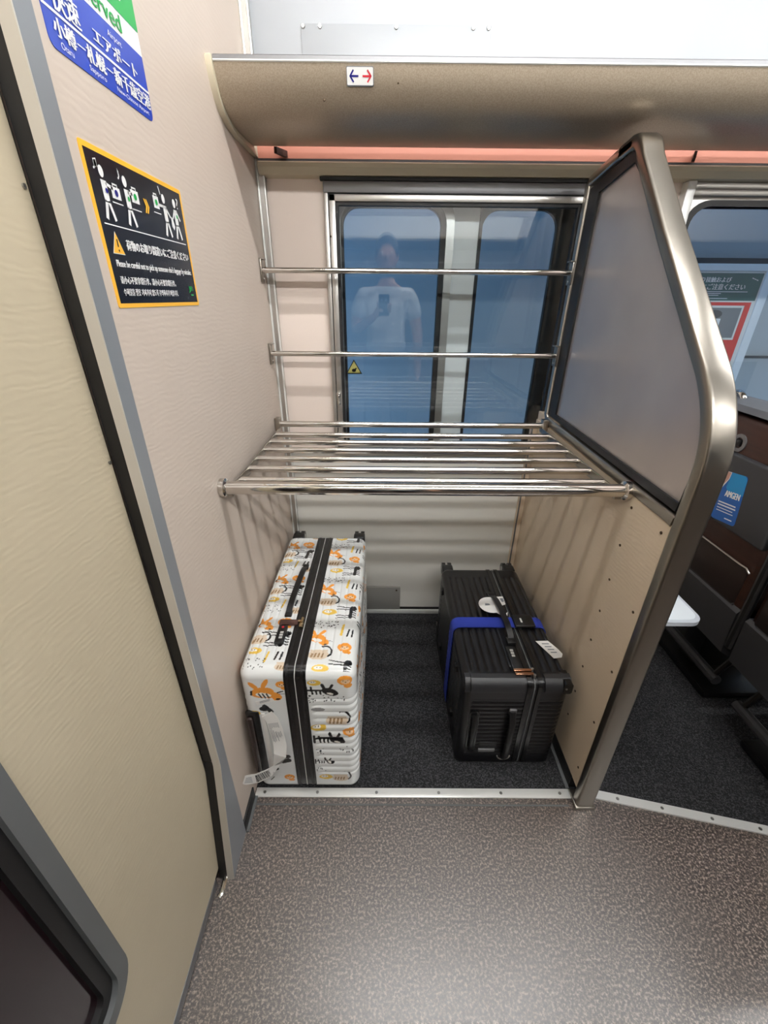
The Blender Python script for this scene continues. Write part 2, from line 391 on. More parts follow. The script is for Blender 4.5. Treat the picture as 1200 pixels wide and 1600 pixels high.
dr = thing('door_1', 'cream sliding door with dark rubber framed window at left', 'door', (-.035, -.8, 0), kind='structure')
XD = -.035
wx0, wx1, wz0, wz1, wr = -1.15, -.486, .35, 1.9, .05   # window opening in y,z
n_ = 8
inner = rrect(wx0, wx1, wz0, wz1, wr, n_)
oy0, oy1 = -1.5, -.145
mb = MB(); mb.ring(rect_like(oy0, oy1, .035, ZC - .1, n_), inner, 'x', XD - .024, XD, M['door'])
mb.prism([(oy1, .372), (oy1, .035), (-.220, .035)], 'x', XD - .0235, XD - .0005, M['door'])
mb.build('leaf', dr)
mb = MB(); mb.ring(rrect(wx0 - .012, wx1 + .012, wz0 - .012, wz1 + .012, wr + .012, n_), rrect(wx0 + .014, wx1 - .014, wz0 + .014, wz1 - .014, wr - .012, n_), 'x', XD - .004, XD + .007, M['rubber_g'])
mb.ring(rrect(wx0 + .012, wx1 - .012, wz0 + .012, wz1 - .012, wr - .012, n_), rrect(wx0 + .034, wx1 - .034, wz0 + .034, wz1 - .034, wr - .03, n_), 'x', XD - .02, XD - .002, M['rubber']); mb.build('window_seal', dr)
MB().prism(rrect(wx0 + .005, wx1 - .005, wz0 + .005, wz1 - .005, wr, n_), 'x', XD - .018, XD - .012, M['glass_dark']).build('window_pane', dr)
MB().box(XD - .022, XD + .0015, -1.5, -.228, .002, .034, M['alu_d'], .003).build('kick_strip', dr)
for y, z in ((-.152, 1.462), (-.150, 1.123)): MB().cyl((XD, y, z), (XD + .002, y, z), .0028, M['screw'], 10).build('screw', dr)
mb = MB(); mb.box(-.003, .0045, -.107, -.012, .0, .05, M['skirt'], .001); mb.box(-.003, .012, -.107, -.012, 0, .006, M['rubber_g'])
struct(mb.build('baseboard_left'), 'dark skirting at the foot of the cream wall beside the pillar', 'baseboard')

# ------------------------------------------------------------------ windows
def latch(x, s, parent):
    m = MB(); m.box(x - .007, x + .007, .805, .813, .997, 1.04, M['chrome'], .002); m.box(x - .004, x + .004, .797, .806, 1.02, 1.034, M['chrome'], .002)
    m.build('latch', parent)
w1 = thing('window_1', 'aluminium sash window behind the luggage shelf with the photographer mirrored in it', 'window', (.6, D, ZB), kind='structure')
mb = MB(); X0, X1 = .197, 1.03
mb.box(X0, X0 + .013, .812, .86, ZB, ZT, M['alu'], .002); mb.box(X1 - .013, X1, .812, .86, ZB, ZT, M['alu'], .002)
mb.box(X0, X1, .812, .86, ZB - .014, ZB, M['alu'], .002); mb.box(X0, X1, .812, .86, ZT - .006, ZT, M['alu'], .002); mb.build('outer_frame', w1)
mb = MB(); mb.box(X0 + .0, X1 - .0, .806, .83, 1.632, 1.660, M['alu_d'], .002); mb.box(X0 - .008, X1, .803, .82, 1.661, 1.669, M['rubber']); mb.build('header', w1)
mb = MB()
mb.box(X0 + .015, X0 + .034, .815, .845, ZB, 1.630, M['alu'], .0015); mb.box(X1 - .042, X1 - .015, .815, .845, ZB, 1.630, M['alu'], .0015)
mb.box(X0 + .015, X1 - .015, .815, .845, 1.612, 1.630, M['alu'], .0015); mb.box(X0 + .015, X1 - .015, .815, .845, ZB, ZB + .022, M['alu'], .0015)
mb.build('sash', w1)
mb = MB(); a0, a1, b0, b1 = X0 + .034, X1 - .042, ZB + .022, 1.612
mb.ring(rect_like(a0, a1, b0, b1), rect_like(a0 + .009, a1 - .009, b0 + .009, b1 - .009), 'y', .822, .842, M['rubber']); mb.build('gasket', w1)
MB().box(a0 + .001, a1 - .001, .832, .836, b0 + .001, b1 - .001, M['glass']).build('pane', w1)
latch(X0 + .022, 1, w1); latch(X1 - .03, -1, w1)
for x, z in ((.214, 1.521), (.218, .885)): MB().cyl((x, .815, z), (x, .8135, z), .003, M['screw_d'], 8).build('screw', w1)
# outer skin with two rounded lights
mb = MB()
mb.ring(rect_like(.16, .645, .70, 1.80), rrect(.222, .602, .74, 1.645, .075), 'y', .905, .925, M['white'])
mb.ring(rect_like(.645, .70, .70, 1.80), rect_like(.67, .671, 1.0, 1.01), 'y', .905, .925, M['white'])
mb.ring(rect_like(.70, 1.30, .70, 1.80), rrect(.704, .952, .74, 1.608, .055), 'y', .906, .925, M['rubber'])
mb.build('outer_wall', w1)
mb = MB(); mb.ring(rrect(.212, .612, .73, 1.655, .085), rrect(.238, .586, .756, 1.629, .065), 'y', .893, .93, M['alu']); mb.build('outer_frame_ring', w1)
mb = MB(); mb.ring(rrect(.236, .588, .754, 1.631, .067), rrect(.246, .568, .77, 1.611, .05), 'y', .898, .926, M['rubber']); mb.build('outer_seal', w1)
MB().box(.24, .58, .914, .917, .76, 1.62, M['glass']).build('outer_pane', w1)
MB().box(.70, .96, .914, .917, .76, 1.62, M['glass']).build('outer_pane', w1)
MB().box(.694, .704, .897, .915, .70, 1.7, M['rubber']).build('edge_seal', w1)

mb = MB(); P3 = lambda a, b, d: (a, .9137 - P3.k, b)
P3.k = 0
mb.add([(x, .9139, z) for x, z in ((.240, 1.091), (.301, 1.091), (.2705, 1.143))] + [(x, .9133, z) for x, z in ((.240, 1.091), (.301, 1.091), (.2705, 1.143))], [(0, 1, 2), (5, 4, 3), (0, 3, 4, 1), (1, 4, 5, 2), (2, 5, 3, 0)], M['black'])
P3.k = .0008; quad(mb, [(.245, 1.094), (.296, 1.094), (.2705, 1.137)], P3, M['yellow_p'])
P3.k = .0014; disc(mb, (.270, 1.104), .008, .006, P3, M['black']); seg(mb, (.272, 1.106), (.280, 1.112), .005, P3, M['black'])
tag(mb.build('hazard_sticker', smooth=False), 'small yellow triangle hazard sticker low on the left window pane', 'sticker')
w2 = thing('window_2', 'wide window of the seating area seen right of the partition', 'window', (2.0, D, .8), kind='structure')
mb = MB(); mb.box(1.285, 1.312, .80, .86, .80, 1.668, M['alu_w'], .003); mb.box(1.312, 3.6, .818, .86, 1.652, 1.668, M['alu'], .002); mb.box(1.312, 3.6, .822, .86, 1.636, 1.652, M['alu'], .002); mb.box(1.312, 3.6, .81, .86, .80, .83, M['alu'], .002); mb.box(3.6, 3.64, .81, .86, .8, 1.668, M['alu'], .002)
mb.ring(rect_like(1.312, 3.6, .83, 1.645), rrect(1.332, 3.55, .85, 1.612, .06), 'y', .845, .87, M['alu']); mb.build('frame', w2)
mb = MB(); mb.ring(rrect(1.330, 3.552, .848, 1.628, .062), rrect(1.343, 3.54, .86, 1.612, .055), 'y', .838, .885, M['rubber']); mb.build('gasket', w2)
MB().box(1.335, 3.545, .862, .866, .855, 1.62, M['glass']).build('pane', w2)
mb = MB(); mb.box(1.30, 4.2, .905, .925, .6, .80, M['upperwall']); mb.box(3.6, 4.2, .905, .925, .8, 1.8, M['upperwall']); mb.box(1.3, 4.2, .905, .925, 1.66, 1.8, M['upperwall']); mb.build('outer_wall', w2)

# ------------------------------------------------------------------ outside
ow = thing('wall_outside', 'pale blue lit wall outside the train windows', 'wall', (1.5, 1.62, 0), kind='structure')
mb = MB(); mb.box(-3, 7, 1.62, 1.72, -1.2, 2.6, M['outside']); mb.build('panelling', ow)
mb = MB(); mb.box(1.5, 7, 1.612, 1.6199, 1.513, 1.536, M['outside_d']); mb.box(2.30, 7, 1.612, 1.6199, 1.080, 1.092, M['outside_d'])
mb.box(1.44, 1.452, 1.612, 1.6199, 1.54, 2.0, M['outside_d']); mb.box(.0, .01, 1.612, 1.6199, .2, 2.0, M['outside_d']); mb.build('panel_joint', ow)
pf = thing('poster_frame', 'pale framed notice board outside the right hand window', 'notice board', (2.0, 1.60, .7))
mb = MB(); mb.box(1.55, 2.30, 1.600, 1.6195, 1.482, 1.512, M['outside_l'], .003); mb.box(2.252, 2.295, 1.600, 1.6195, .70, 1.482, M['outside_l'], .003)
mb.box(1.55, 1.59, 1.600, 1.6195, .70, 1.482, M['outside_l'], .003); mb.box(1.59, 2.252, 1.600, 1.6195, .70, .73, M['outside_l'], .003); mb.build('frame', pf)
def PO(a, b, d): return (a, 1.6035 - d - PO.k, b)
PO.k = 0
mb = MB(); mb.box(1.592, 2.25, 1.604, 1.6195, .732, 1.480, M['paper'])
quad(mb, [(1.6, 1.352), (2.243, 1.352), (2.243, 1.472), (1.6, 1.472)], PO, M['teal'])
quad(mb, [(1.6, .965), (2.23, .965), (2.23, 1.345), (1.6, 1.345)], PO, M['red_p']); quad(mb, [(1.6, .74), (2.23, .74), (2.23, .958), (1.6, .958)], PO, M['red_p'])
PO.k = .0008
put_text(mb, 'り接触および', 1.945, 2.09, 1.432, 1.455, PO, M['white'], .001)
put_text(mb, 'にご注意ください', 1.955, 2.17, 1.40, 1.426, PO, M['white'], .001)
for z, x1 in ((1.392, 2.19), (1.384, 2.06), (1.376, 2.05), (1.362, 2.10)): quad(mb, [(1.93, z - .002), (x1, z - .002), (x1, z + .001), (1.93, z + .001)], PO, M['outside_l'])
for k in range(3): seg(mb, (2.19 + .012 * k, 1.452 - .004 * k), (2.2 + .012 * k, 1.449 - .004 * k), .004, PO, M['white'])
quad(mb, [(1.86, 1.17), (2.2, 1.17), (2.2, 1.33), (1.86, 1.33)], PO, M['paper']); quad(mb, [(1.86, .76), (2.19, .76), (2.19, .945), (1.86, .945)], PO, M['paper'])
for i, (z, x1) in enumerate(((1.155, 2.1), (1.135, 2.17), (1.12, 2.15), (1.09, 2.12), (1.075, 2.14), (1.05, 2.11), (1.035, 2.10), (1.01, 2.12), (.995, 2.09))): quad(mb, [(1.97, z - .003), (x1, z - .003), (x1, z + .003), (1.97, z + .003)], PO, M['paper'])
PO.k = .0016
quad(mb, [(1.87, 1.18), (2.19, 1.18), (2.19, 1.32), (1.87, 1.32)], PO, M['grey']); quad(mb, [(1.87, .77), (2.18, .77), (2.18, .935), (1.87, .935)], PO, M['red_p'])
PO.k = .0024
quad(mb, [(1.99, 1.19), (2.10, 1.19), (2.10, 1.27), (1.99, 1.27)], PO, M['outside_l']); disc(mb, (2.06, 1.29), .04, .02, PO, M['outside_d']); quad(mb, [(1.93, 1.185), (1.975, 1.185), (1.975, 1.25), (1.93, 1.25)], PO, M['outside_d'])
PO.k = .003
for x in (2.03, 2.06): seg(mb, (x, 1.195), (x, 1.265), .007, PO, M['outside_d'])
mb.build('poster', pf)

# ================================================================== RACK overhead
rk = thing('luggage_rack', 'long metallic beige overhead luggage rack with curved front above the window', 'luggage rack', (2.0, .65, 1.70))
prof = [(.479, 1.797), (.484, 1.782), (.492, 1.765), (.503, 1.750), (.520, 1.737), (.545, 1.727), (.58, 1.721), (.62, 1.719), (.70, 1.722), (.76, 1.727)]
top = [(y + .004, z + .006) for y, z in prof[::-1]]
mb = MB(); mb.prism(prof + top, 'x', .014, 4.2, M['rack']); mb.build('curved_shell', rk)
mb = MB(); mb.prism([(.4785, 1.8005), (.4785, 1.8075), (.481, 1.8095), (.4895, 1.8095), (.4895, 1.8005)], 'x', .014, 4.2, M['alu_d']); mb.prism([(.4785, 1.797), (.4765, 1.7985), (.4765, 1.8005), (.484, 1.8005), (.484, 1.797)], 'x', .014, 4.2, M['alu_w']); mb.build('front_lip', rk)
endo = [(.470, 1.806), (.470, 1.795), (.476, 1.778), (.485, 1.758), (.498, 1.741), (.516, 1.728), (.543, 1.717), (.58, 1.711), (.62, 1.709), (.70, 1.711), (.828, 1.712), (.828, 1.745), (.76, 1.74), (.62, 1.735), (.55, 1.745), (.51, 1.775), (.50, 1.81)]
mb = MB(); mb.prism(endo, 'x', .0, .0135, M['cream']); mb.build('end_cap', rk)
MB().box(.014, 4.2, .80, .8295, 1.7095, 1.7445, M['salmon']).build('rear_lining', rk)
for x in (.07, 1.255): MB().prism([(x, .76), (x + .008, .76), (x + .03, .80), (x + .02, .80)], 'z', 1.7115, 1.7265, M['brown']).build('bracket', rk)
for x, z in ((.41, 1.77), (.245, 1.745)): MB().sphere((x, .4905 if z > 1.76 else .5055, z), .0025, M['screw_d'], sy=.5, n=8).build('rivet', rk)
sg = thing('seat_sign', 'small white sign with blue and red arrows on the rack front', 'sign', (.326, .48, 1.78))
th_ = math.atan2(.484 - .4905, 1.782 - 1.765)
def PS(a, b, d):      # plane following the fascia between the two profile points
    t = (b - 1.758) / (1.785 - 1.758); return (a, .4955 + (.4825 - .4955) * t - .0030 - d - PS.k, b)
PS.k = 0
bm_ = bmesh.new()
mb = MB(); pts = rrect(.2975, .3565, 1.7635, 1.791, .003, 4)
mb.add([PS(a, b, 0) for a, b in pts] + [PS(a, b, -.004) for a, b in pts], [tuple(range(len(pts)))] + [(i, (i + 1) % len(pts), len(pts) + (i + 1) % len(pts), len(pts) + i) for i in range(len(pts))], M['grey'])
PS.k = .0006; pts = rrect(.2988, .3552, 1.7648, 1.7897, .002, 4); mb.add([PS(a, b, 0) for a, b in pts], [tuple(range(len(pts)))], M['white'])
PS.k = .0012
for s_, cx, mt in ((-1, .3145, M['darkblue']), (1, .3415, M['red'])):
    seg(mb, (cx - .009, 1.7772), (cx + .009, 1.7772), .0028, PS, mt)
    tip = cx + s_ * .0095
    for q in (1, -1): seg(mb, (tip, 1.7772 - q * .0006), (tip - s_ * .008, 1.7772 + q * .0085), .0028, PS, mt)
mb.build('sign_plate', sg)

# ================================================================== STICKERS on left wall
def PL(a, b, d): return (PL.k + d, a, b)
PL.k = .0012
mb = MB(); pts = rrect(-.087, .153, 1.604, 1.80, .010, 5)
mb.add([(-.0004, a, b) for a, b in pts] + [(.001, a, b) for a, b in pts], [tuple(range(len(pts)))[::-1], tuple(range(len(pts), 2 * len(pts)))] + [(i, (i + 1) % len(pts), len(pts) + (i + 1) % len(pts), len(pts) + i) for i in range(len(pts))], M['blue'])
quad(mb, [(-.087, 1.682), (.153, 1.682), (.153, 1.709), (-.087, 1.709)], PL, M['white'])
PL.k = .0016
quad(mb, [(-.087, 1.709), (.153, 1.709), (.153, 1.79), (-.087, 1.79)], PL, M['green'])
quad(mb, [(-.087, 1.6385), (.153, 1.6385), (.153, 1.6415), (-.087, 1.6415)], PL, M['white'])
PL.k = .002
put_text(mb, '快速', -.066, -.014, 1.643, 1.669, PL, M['white'], .0009)
put_text(mb, 'エアポート', .013, .122, 1.646, 1.662, PL, M['white'], .0009)
put_text(mb, 'Airport', .053, .088, 1.6655, 1.6745, PL, M['white'])
put_text(mb, '小樽－札幌－新千歳空港', -.074, .149, 1.6175, 1.6355, PL, M['white'], .0009)
put_text(mb, 'Otaru', -.068, -.045, 1.608, 1.6145, PL, M['white'])
put_text(mb, 'Sapporo', -.014, .023, 1.6075, 1.6145, PL, M['white'])
put_text(mb, 'New-Chitose Airport', .049, .139, 1.6075, 1.6145, PL, M['white'])
put_text(mb, 'Reserved', -.02, .098, 1.6865, 1.705, PL, M['green'], .0005)
put_text(mb, '指定席', -.03, .115, 1.722, 1.765, PL, M['white'], .0005)
tag(mb.build('train_sticker', smooth=False), 'blue, white and green train name sticker high on the cream left wall', 'sticker')

PL.k = .0012
mb = MB(); pts = rrect(-.082, .212, 1.334, 1.525, .004, 4)
mb.add([(-.0004, a, b) for a, b in pts] + [(.001, a, b) for a, b in pts], [tuple(range(len(pts)))[::-1], tuple(range(len(pts), 2 * len(pts)))] + [(i, (i + 1) % len(pts), len(pts) + (i + 1) % len(pts), len(pts) + i) for i in range(len(pts))], M['yellow'])
quad(mb, [(-.0755, 1.340), (.205, 1.340), (.205, 1.5185), (-.0755, 1.5185)], PL, M['navy'])
PL.k = .0018; w_ = M['white']
def figure(x, s=1, pose='carry'):
    disc(mb, (x, 1.4985), .0058, .0068, PL, w_)
    quad(mb, [(x - .006, 1.489), (x + .007, 1.489), (x + .0065, 1.464), (x - .006, 1.464)], PL, w_)
    seg(mb, (x - .002, 1.466), (x - .010, 1.444), .0062, PL, w_); seg(mb, (x + .003, 1.466), (x + .011, 1.444), .0058, PL, w_)
def bag(x, z, w, h, dot):
    quad(mb, [(x - w / 2, z - h / 2), (x + w / 2, z - h / 2), (x + w / 2, z + h / 2), (x - w / 2, z + h / 2)], PL, w_)
    seg(mb, (x - w * .25, z + h / 2 + .003), (x + w * .25, z + h / 2 + .003), .002, PL, w_); seg(mb, (x - w * .25, z + h / 2), (x - w * .25, z + h / 2 + .004), .0018, PL, w_); seg(mb, (x + w * .25, z + h / 2), (x + w * .25, z + h / 2 + .004), .0018, PL, w_)
    PL.k = .0024; disc(mb, (x, z), .0042, .0042, PL, dot); PL.k = .0018
figure(-.047); seg(mb, (-.042, 1.486), (-.026, 1.483), .004, PL, w_); bag(-.020, 1.479, .022, .014, M['darkblue']); seg(mb, (-.034, 1.467), (-.007, 1.467), .0014, PL, w_)
PL.k = .0024; disc(mb, (-.044, 1.478), .003, .003, PL, M['darkblue']); disc(mb, (.012, 1.478), .003, .003, PL, M['green']); PL.k = .0018
figure(.010); seg(mb, (.014, 1.486), (.026, 1.486), .004, PL, w_); bag(.033, 1.484, .022, .016, M['green']); seg(mb, (.018, 1.467), (.045, 1.467), .0014, PL, w_)
for q in (0, 1):
    o_ = .058 + q * .006; quad(mb, [(o_, 1.487), (o_ + .004, 1.487), (o_ + .010, 1.4775), (o_ + .004, 1.468), (o_, 1.468), (o_ + .005, 1.4775)], PL, M['yellow'])
bag(.102, 1.489, .019, .017, M['green']); seg(mb, (.088, 1.474), (.113, 1.474), .0014, PL, w_)
figure(.131); seg(mb, (.128, 1.487), (.110, 1.487), .004, PL, w_); seg(mb, (.135, 1.487), (.148, 1.474), .004, PL, w_)
figure(.172); seg(mb, (.168, 1.487), (.158, 1.474), .004, PL, w_); seg(mb, (.177, 1.487), (.188, 1.474), .004, PL, w_); quad(mb, [(.150, 1.476), (.157, 1.474), (.161, 1.462), (.156, 1.456), (.149, 1.461)], PL, w_)
PL.k = .0024; disc(mb, (.175, 1.479), .003, .003, PL, M['green']); PL.k = .0018
seg(mb, (.119, 1.514), (.123, 1.503), .0024, PL, w_); put_text(mb, '?', .183, .190, 1.492, 1.508, PL, w_); put_text(mb, '♫', -.063, -.053, 1.498, 1.511, PL, w_); put_text(mb, '♪', -.006, .000, 1.498, 1.511, PL, w_)
seg(mb, (-.068, 1.438), (.195, 1.438), .0014, PL, w_)
quad(mb, [(-.064, 1.403), (-.033, 1.403), (-.0485, 1.431)], PL, w_); PL.k = .0022; quad(mb, [(-.0625, 1.404), (-.0345, 1.404), (-.0485, 1.4295)], PL, M['yellow'])
PL.k = .0026; seg(mb, (-.0485, 1.4215), (-.0485, 1.412), .0028, PL, M['navy']); disc(mb, (-.0485, 1.4075), .0016, .0016, PL, M['navy']); PL.k = .0018
put_text(mb, '荷物のお取り間違いにご注意ください', -.024, .194, 1.410, 1.4235, PL, w_, .0006)
put_text(mb, "Please be careful not to pick up someone else's luggage by mistake.", -.062, .195, 1.3845, 1.396, PL, w_, .0003)
put_text(mb, '请小心不要拿错行李。請小心不要拿錯行李。', -.062, .117, 1.3655, 1.3755, PL, w_, .0003)
put_text(mb, '수하물을 잘못 가져가지 않도록 주의하시기 바랍니다.', -.061, .120, 1.350, 1.3595, PL, w_, .0003)
put_text(mb, 'JR', .172, .191, 1.3565, 1.3675, PL, M['green'], .0005)
quad(mb, [(.178, 1.351), (.190, 1.351), (.190, 1.3535), (.178, 1.3535)], PL, M['green'])
tag(mb.build('warning_sticker', smooth=False), 'black luggage warning sticker with amber border and white figures on left wall', 'sticker')

# ================================================================== LUGGAGE SHELF
ZS = .948
sh = thing('luggage_shelf', 'polished steel tube luggage shelf above the two suitcases', 'shelf', (.48, .155, ZS))
mb = MB(); mb.cyl((.006, .155, ZS), (W - .006, .155, ZS), .0155, M['chrome'], 24); mb.build('front_rail', sh)
for x, s in ((.0005, 1), (W - .0005, -1)):
    mb = MB(); mb.cyl((x, .155, ZS), (x + s * .012, .155, ZS), .0225, M['chrome'], 24); mb.cyl((x + s * .012, .155, ZS), (x + s * .016, .155, ZS), .0225, M['chrome'], 24, r1=.016); mb.build('end_flange', sh)
for y in (.235, .315, .394, .474, .553, .634):
    MB().cyl((.021, y, ZS - .014), (W - .021, y, ZS - .014), .0095, M['chrome'], 18).build('bar', sh)
mb = MB(); mb.cyl((.004, .713, ZS + .002), (W - .004, .713, ZS + .002), .0105, M['chrome'], 18); mb.build('rear_rail', sh)
for x, s in ((.001, 1), (W - .001, -1)):
    mb = MB(); a, b = sorted((x, x + s * .02))
    mb.box(a, b, .168, .70, ZS - .030, ZS - .0235, M['steel_y'], .001); a2, b2 = sorted((x + s * .018, x + s * .021)); mb.box(a2, b2, .168, .70, ZS - .0235, ZS - .0035, M['steel_y'], .001)
    mb.box(a, b, .702, .728, ZS - .022, ZS + .024, M['steel_y'], .002)
    mb.build('side_bracket', sh)

# guard rails over the window
for z, lab in ((1.424, 'upper polished guard rail crossing the window behind the shelf'), (1.181, 'lower polished guard rail crossing the window just above the shelf')):
    g = thing('guard_rail', lab, 'rail', (.48, .745, z), group='window guard rails')
    MB().cyl((.006, .745, z), (W - .006, .745, z), .0085, M['chrome'], 18).build('bar', g)
    for x, s in ((.0, 1), (W, -1)):
        mb = MB(); a, b = sorted((x + s * .0005, x + s * .006)); mb.box(a, b, .732, .764, z - .034, z + .03, M['steel'], .0015)
        a, b = sorted((x + s * .0005, x + s * .014)); mb.box(a, b, .732, .764, z + .028, z + .032, M['steel'], .001); mb.build('bracket', g)
        xs = x + s * .006; MB().cyl((xs, .752, z - .024), (xs + s * .002, .752, z - .024), .004, M['screw'], 10).build('screw', g)

# ================================================================== PARTITION
pt = thing('partition', 'beige and grey partition with stainless steel frame right of the luggage shelf', 'partition', (W, .4, 0))
MB().box(W, W + .03, -.012, .829, .055, .945, M['panel']).build('lower_panel', pt)
MB().box(W - .002, W + .032, .02, .829, .003, .056, M['skirt']).build('skirting', pt)
MB().box(W - .012, W - .002, .014, .82, .002, .007, M['rubber_g']).build('floor_strip', pt)
for y, z in [(.126, .917 - .1025 * k) for k in range(8)] + [(.008, .917), (.008, .705), (.008, .512), (.008, .32), (.008, .12)]:
    b_ = MB(); b_.cyl((W, y, z), (W - .0016, y, z), .0034, M['screw_d'], 10); b_.build('screw', pt)
def arc_path():
    pts = [(-.027, .0), (-.027, 1.06)]
    # rounded bend to the slanted upper run
    p0 = Vector((-.027, 1.06)); pc = Vector((-.027, 1.152)); p1 = Vector((.052, 1.236))
    for k in range(1, 13):
        t = k / 12; q = p0 * (1 - t) ** 2 + pc * (2 * t * (1 - t)) + p1 * t ** 2; pts.append((q.x, q.y))
    pts += [(.30, 1.473), (.462, 1.636), (.476, 1.655), (.488, 1.669), (.505, 1.679), (.525, 1.681), (.58, 1.675)]
    return pts
def sweep_frame(pts, hw, x0, x1, mt, bev=.006):
    """rectangular tube swept along a y,z path"""
    m = MB(); N = len(pts); vs = []; fs = []
    sec = []
    hx = (x1 - x0) / 2; cx = (x0 + x1) / 2
    for sx, sy, a0 in ((1, 1, 0), (-1, 1, 90), (-1, -1, 180), (1, -1, 270)):
        for k in range(4):
            t = math.radians(a0 + 30 * k); sec.append((cx + sx * (hx - bev) + bev * math.cos(t), sy * (hw - bev) + bev * math.sin(t)))
    n = len(sec)
    for i, (y, z) in enumerate(pts):
        a = Vector(pts[max(i - 1, 0)]); b = Vector(pts[min(i + 1, N - 1)]); d = (b - a).normalized(); nn = Vector((-d.y, d.x))
        for sx, sn in sec: vs.append((sx, y + nn.x * sn, z + nn.y * sn))
    for i in range(N - 1):
        for k in range(n): fs.append((i * n + k, i * n + (k + 1) % n, (i + 1) * n + (k + 1) % n, (i + 1) * n + k))
    fs += [tuple(range(n))[::-1], tuple((N - 1) * n + k for k in range(n))]
    return m.add(vs, fs, mt)
sweep_frame(arc_path(), .0155, W - .003, 1.014, M['steel'], .007).build('front_post', pt)
sweep_frame([(.52, 1.6785), (.60, 1.672), (.735, 1.652), (.748, 1.640), (.748, .985), (.73, .966), (.0, .955), (-.012, .953)], .0125, W - .003, 1.010, M['steel_y'], .005).build('rear_frame', pt)
gk = [(.735, .985), (-.002, .972), (-.010, 1.05), (-.003, 1.12), (.012, 1.165), (.07, 1.235), (.30, 1.455), (.455, 1.608), (.505, 1.668), (.735, 1.632)]
def shrink(p, d):
    c = Vector((.33, 1.25)); out = []; n = len(p)
    for i in range(n):
        a = Vector(p[i - 1]); b = Vector(p[i]); c2 = Vector(p[(i + 1) % n])
        n1 = (b - a).normalized(); n2 = (c2 - b).normalized(); m1 = Vector((n1.y, -n1.x)); m2 = Vector((n2.y, -n2.x))
        if m1.dot(c - b) < 0: m1 = -m1
        if m2.dot(c - b) < 0: m2 = -m2
        mm = (m1 + m2).normalized(); q = b + mm * d / max(.4, mm.dot(m1)); out.append((q.x, q.y))
    return out
gi = [(.675, 1.000), (-.004, .990), (-.009, 1.06), (-.002, 1.12), (.0135, 1.165), (.0715, 1.2345), (.3015, 1.4545), (.454, 1.604), (.50, 1.640), (.672, 1.613)]
mb = MB(); mb.ring(gk, gi, 'x', W + .004, W + .03, M['rubber']); mb.build('gasket', pt)
MB().prism(shrink(gk, .004), 'x', W + .010, W + .022, M['satin']).build('upper_panel', pt)
MB().prism([(-.012, .945), (.829, .945), (.829, .975), (.74, .98), (-.012, .96)], 'x', W + .004, W + .028, M['panel']).build('filler_strip', pt)
MB().box(W - .006, 1.018, -.047, .01, 0, .012, M['steel'], .003).build('foot', pt)

# side table behind the partition
tb = thing('side_table', 'small white wall table with rounded corner right of the partition', 'table', (1.1, .25, .6))
MB().prism(rrect(1.0, 1.231, .092, .5, .035, 8), 'z', .588, .600, M['trayrim']).build('rim', tb)
MB().prism(rrect(1.0, 1.221, .102, .49, .028, 8), 'z', .6001, .6025, M['tray']).build('top', tb)
mb = MB(); mb.box(.997, 1.15, .28, .31, .48, .588, M['alu_d'], .004); mb.box(1.10, 1.26, .25, .27, .575, .588, M['alu_d'], .003); mb.build('bracket', tb)

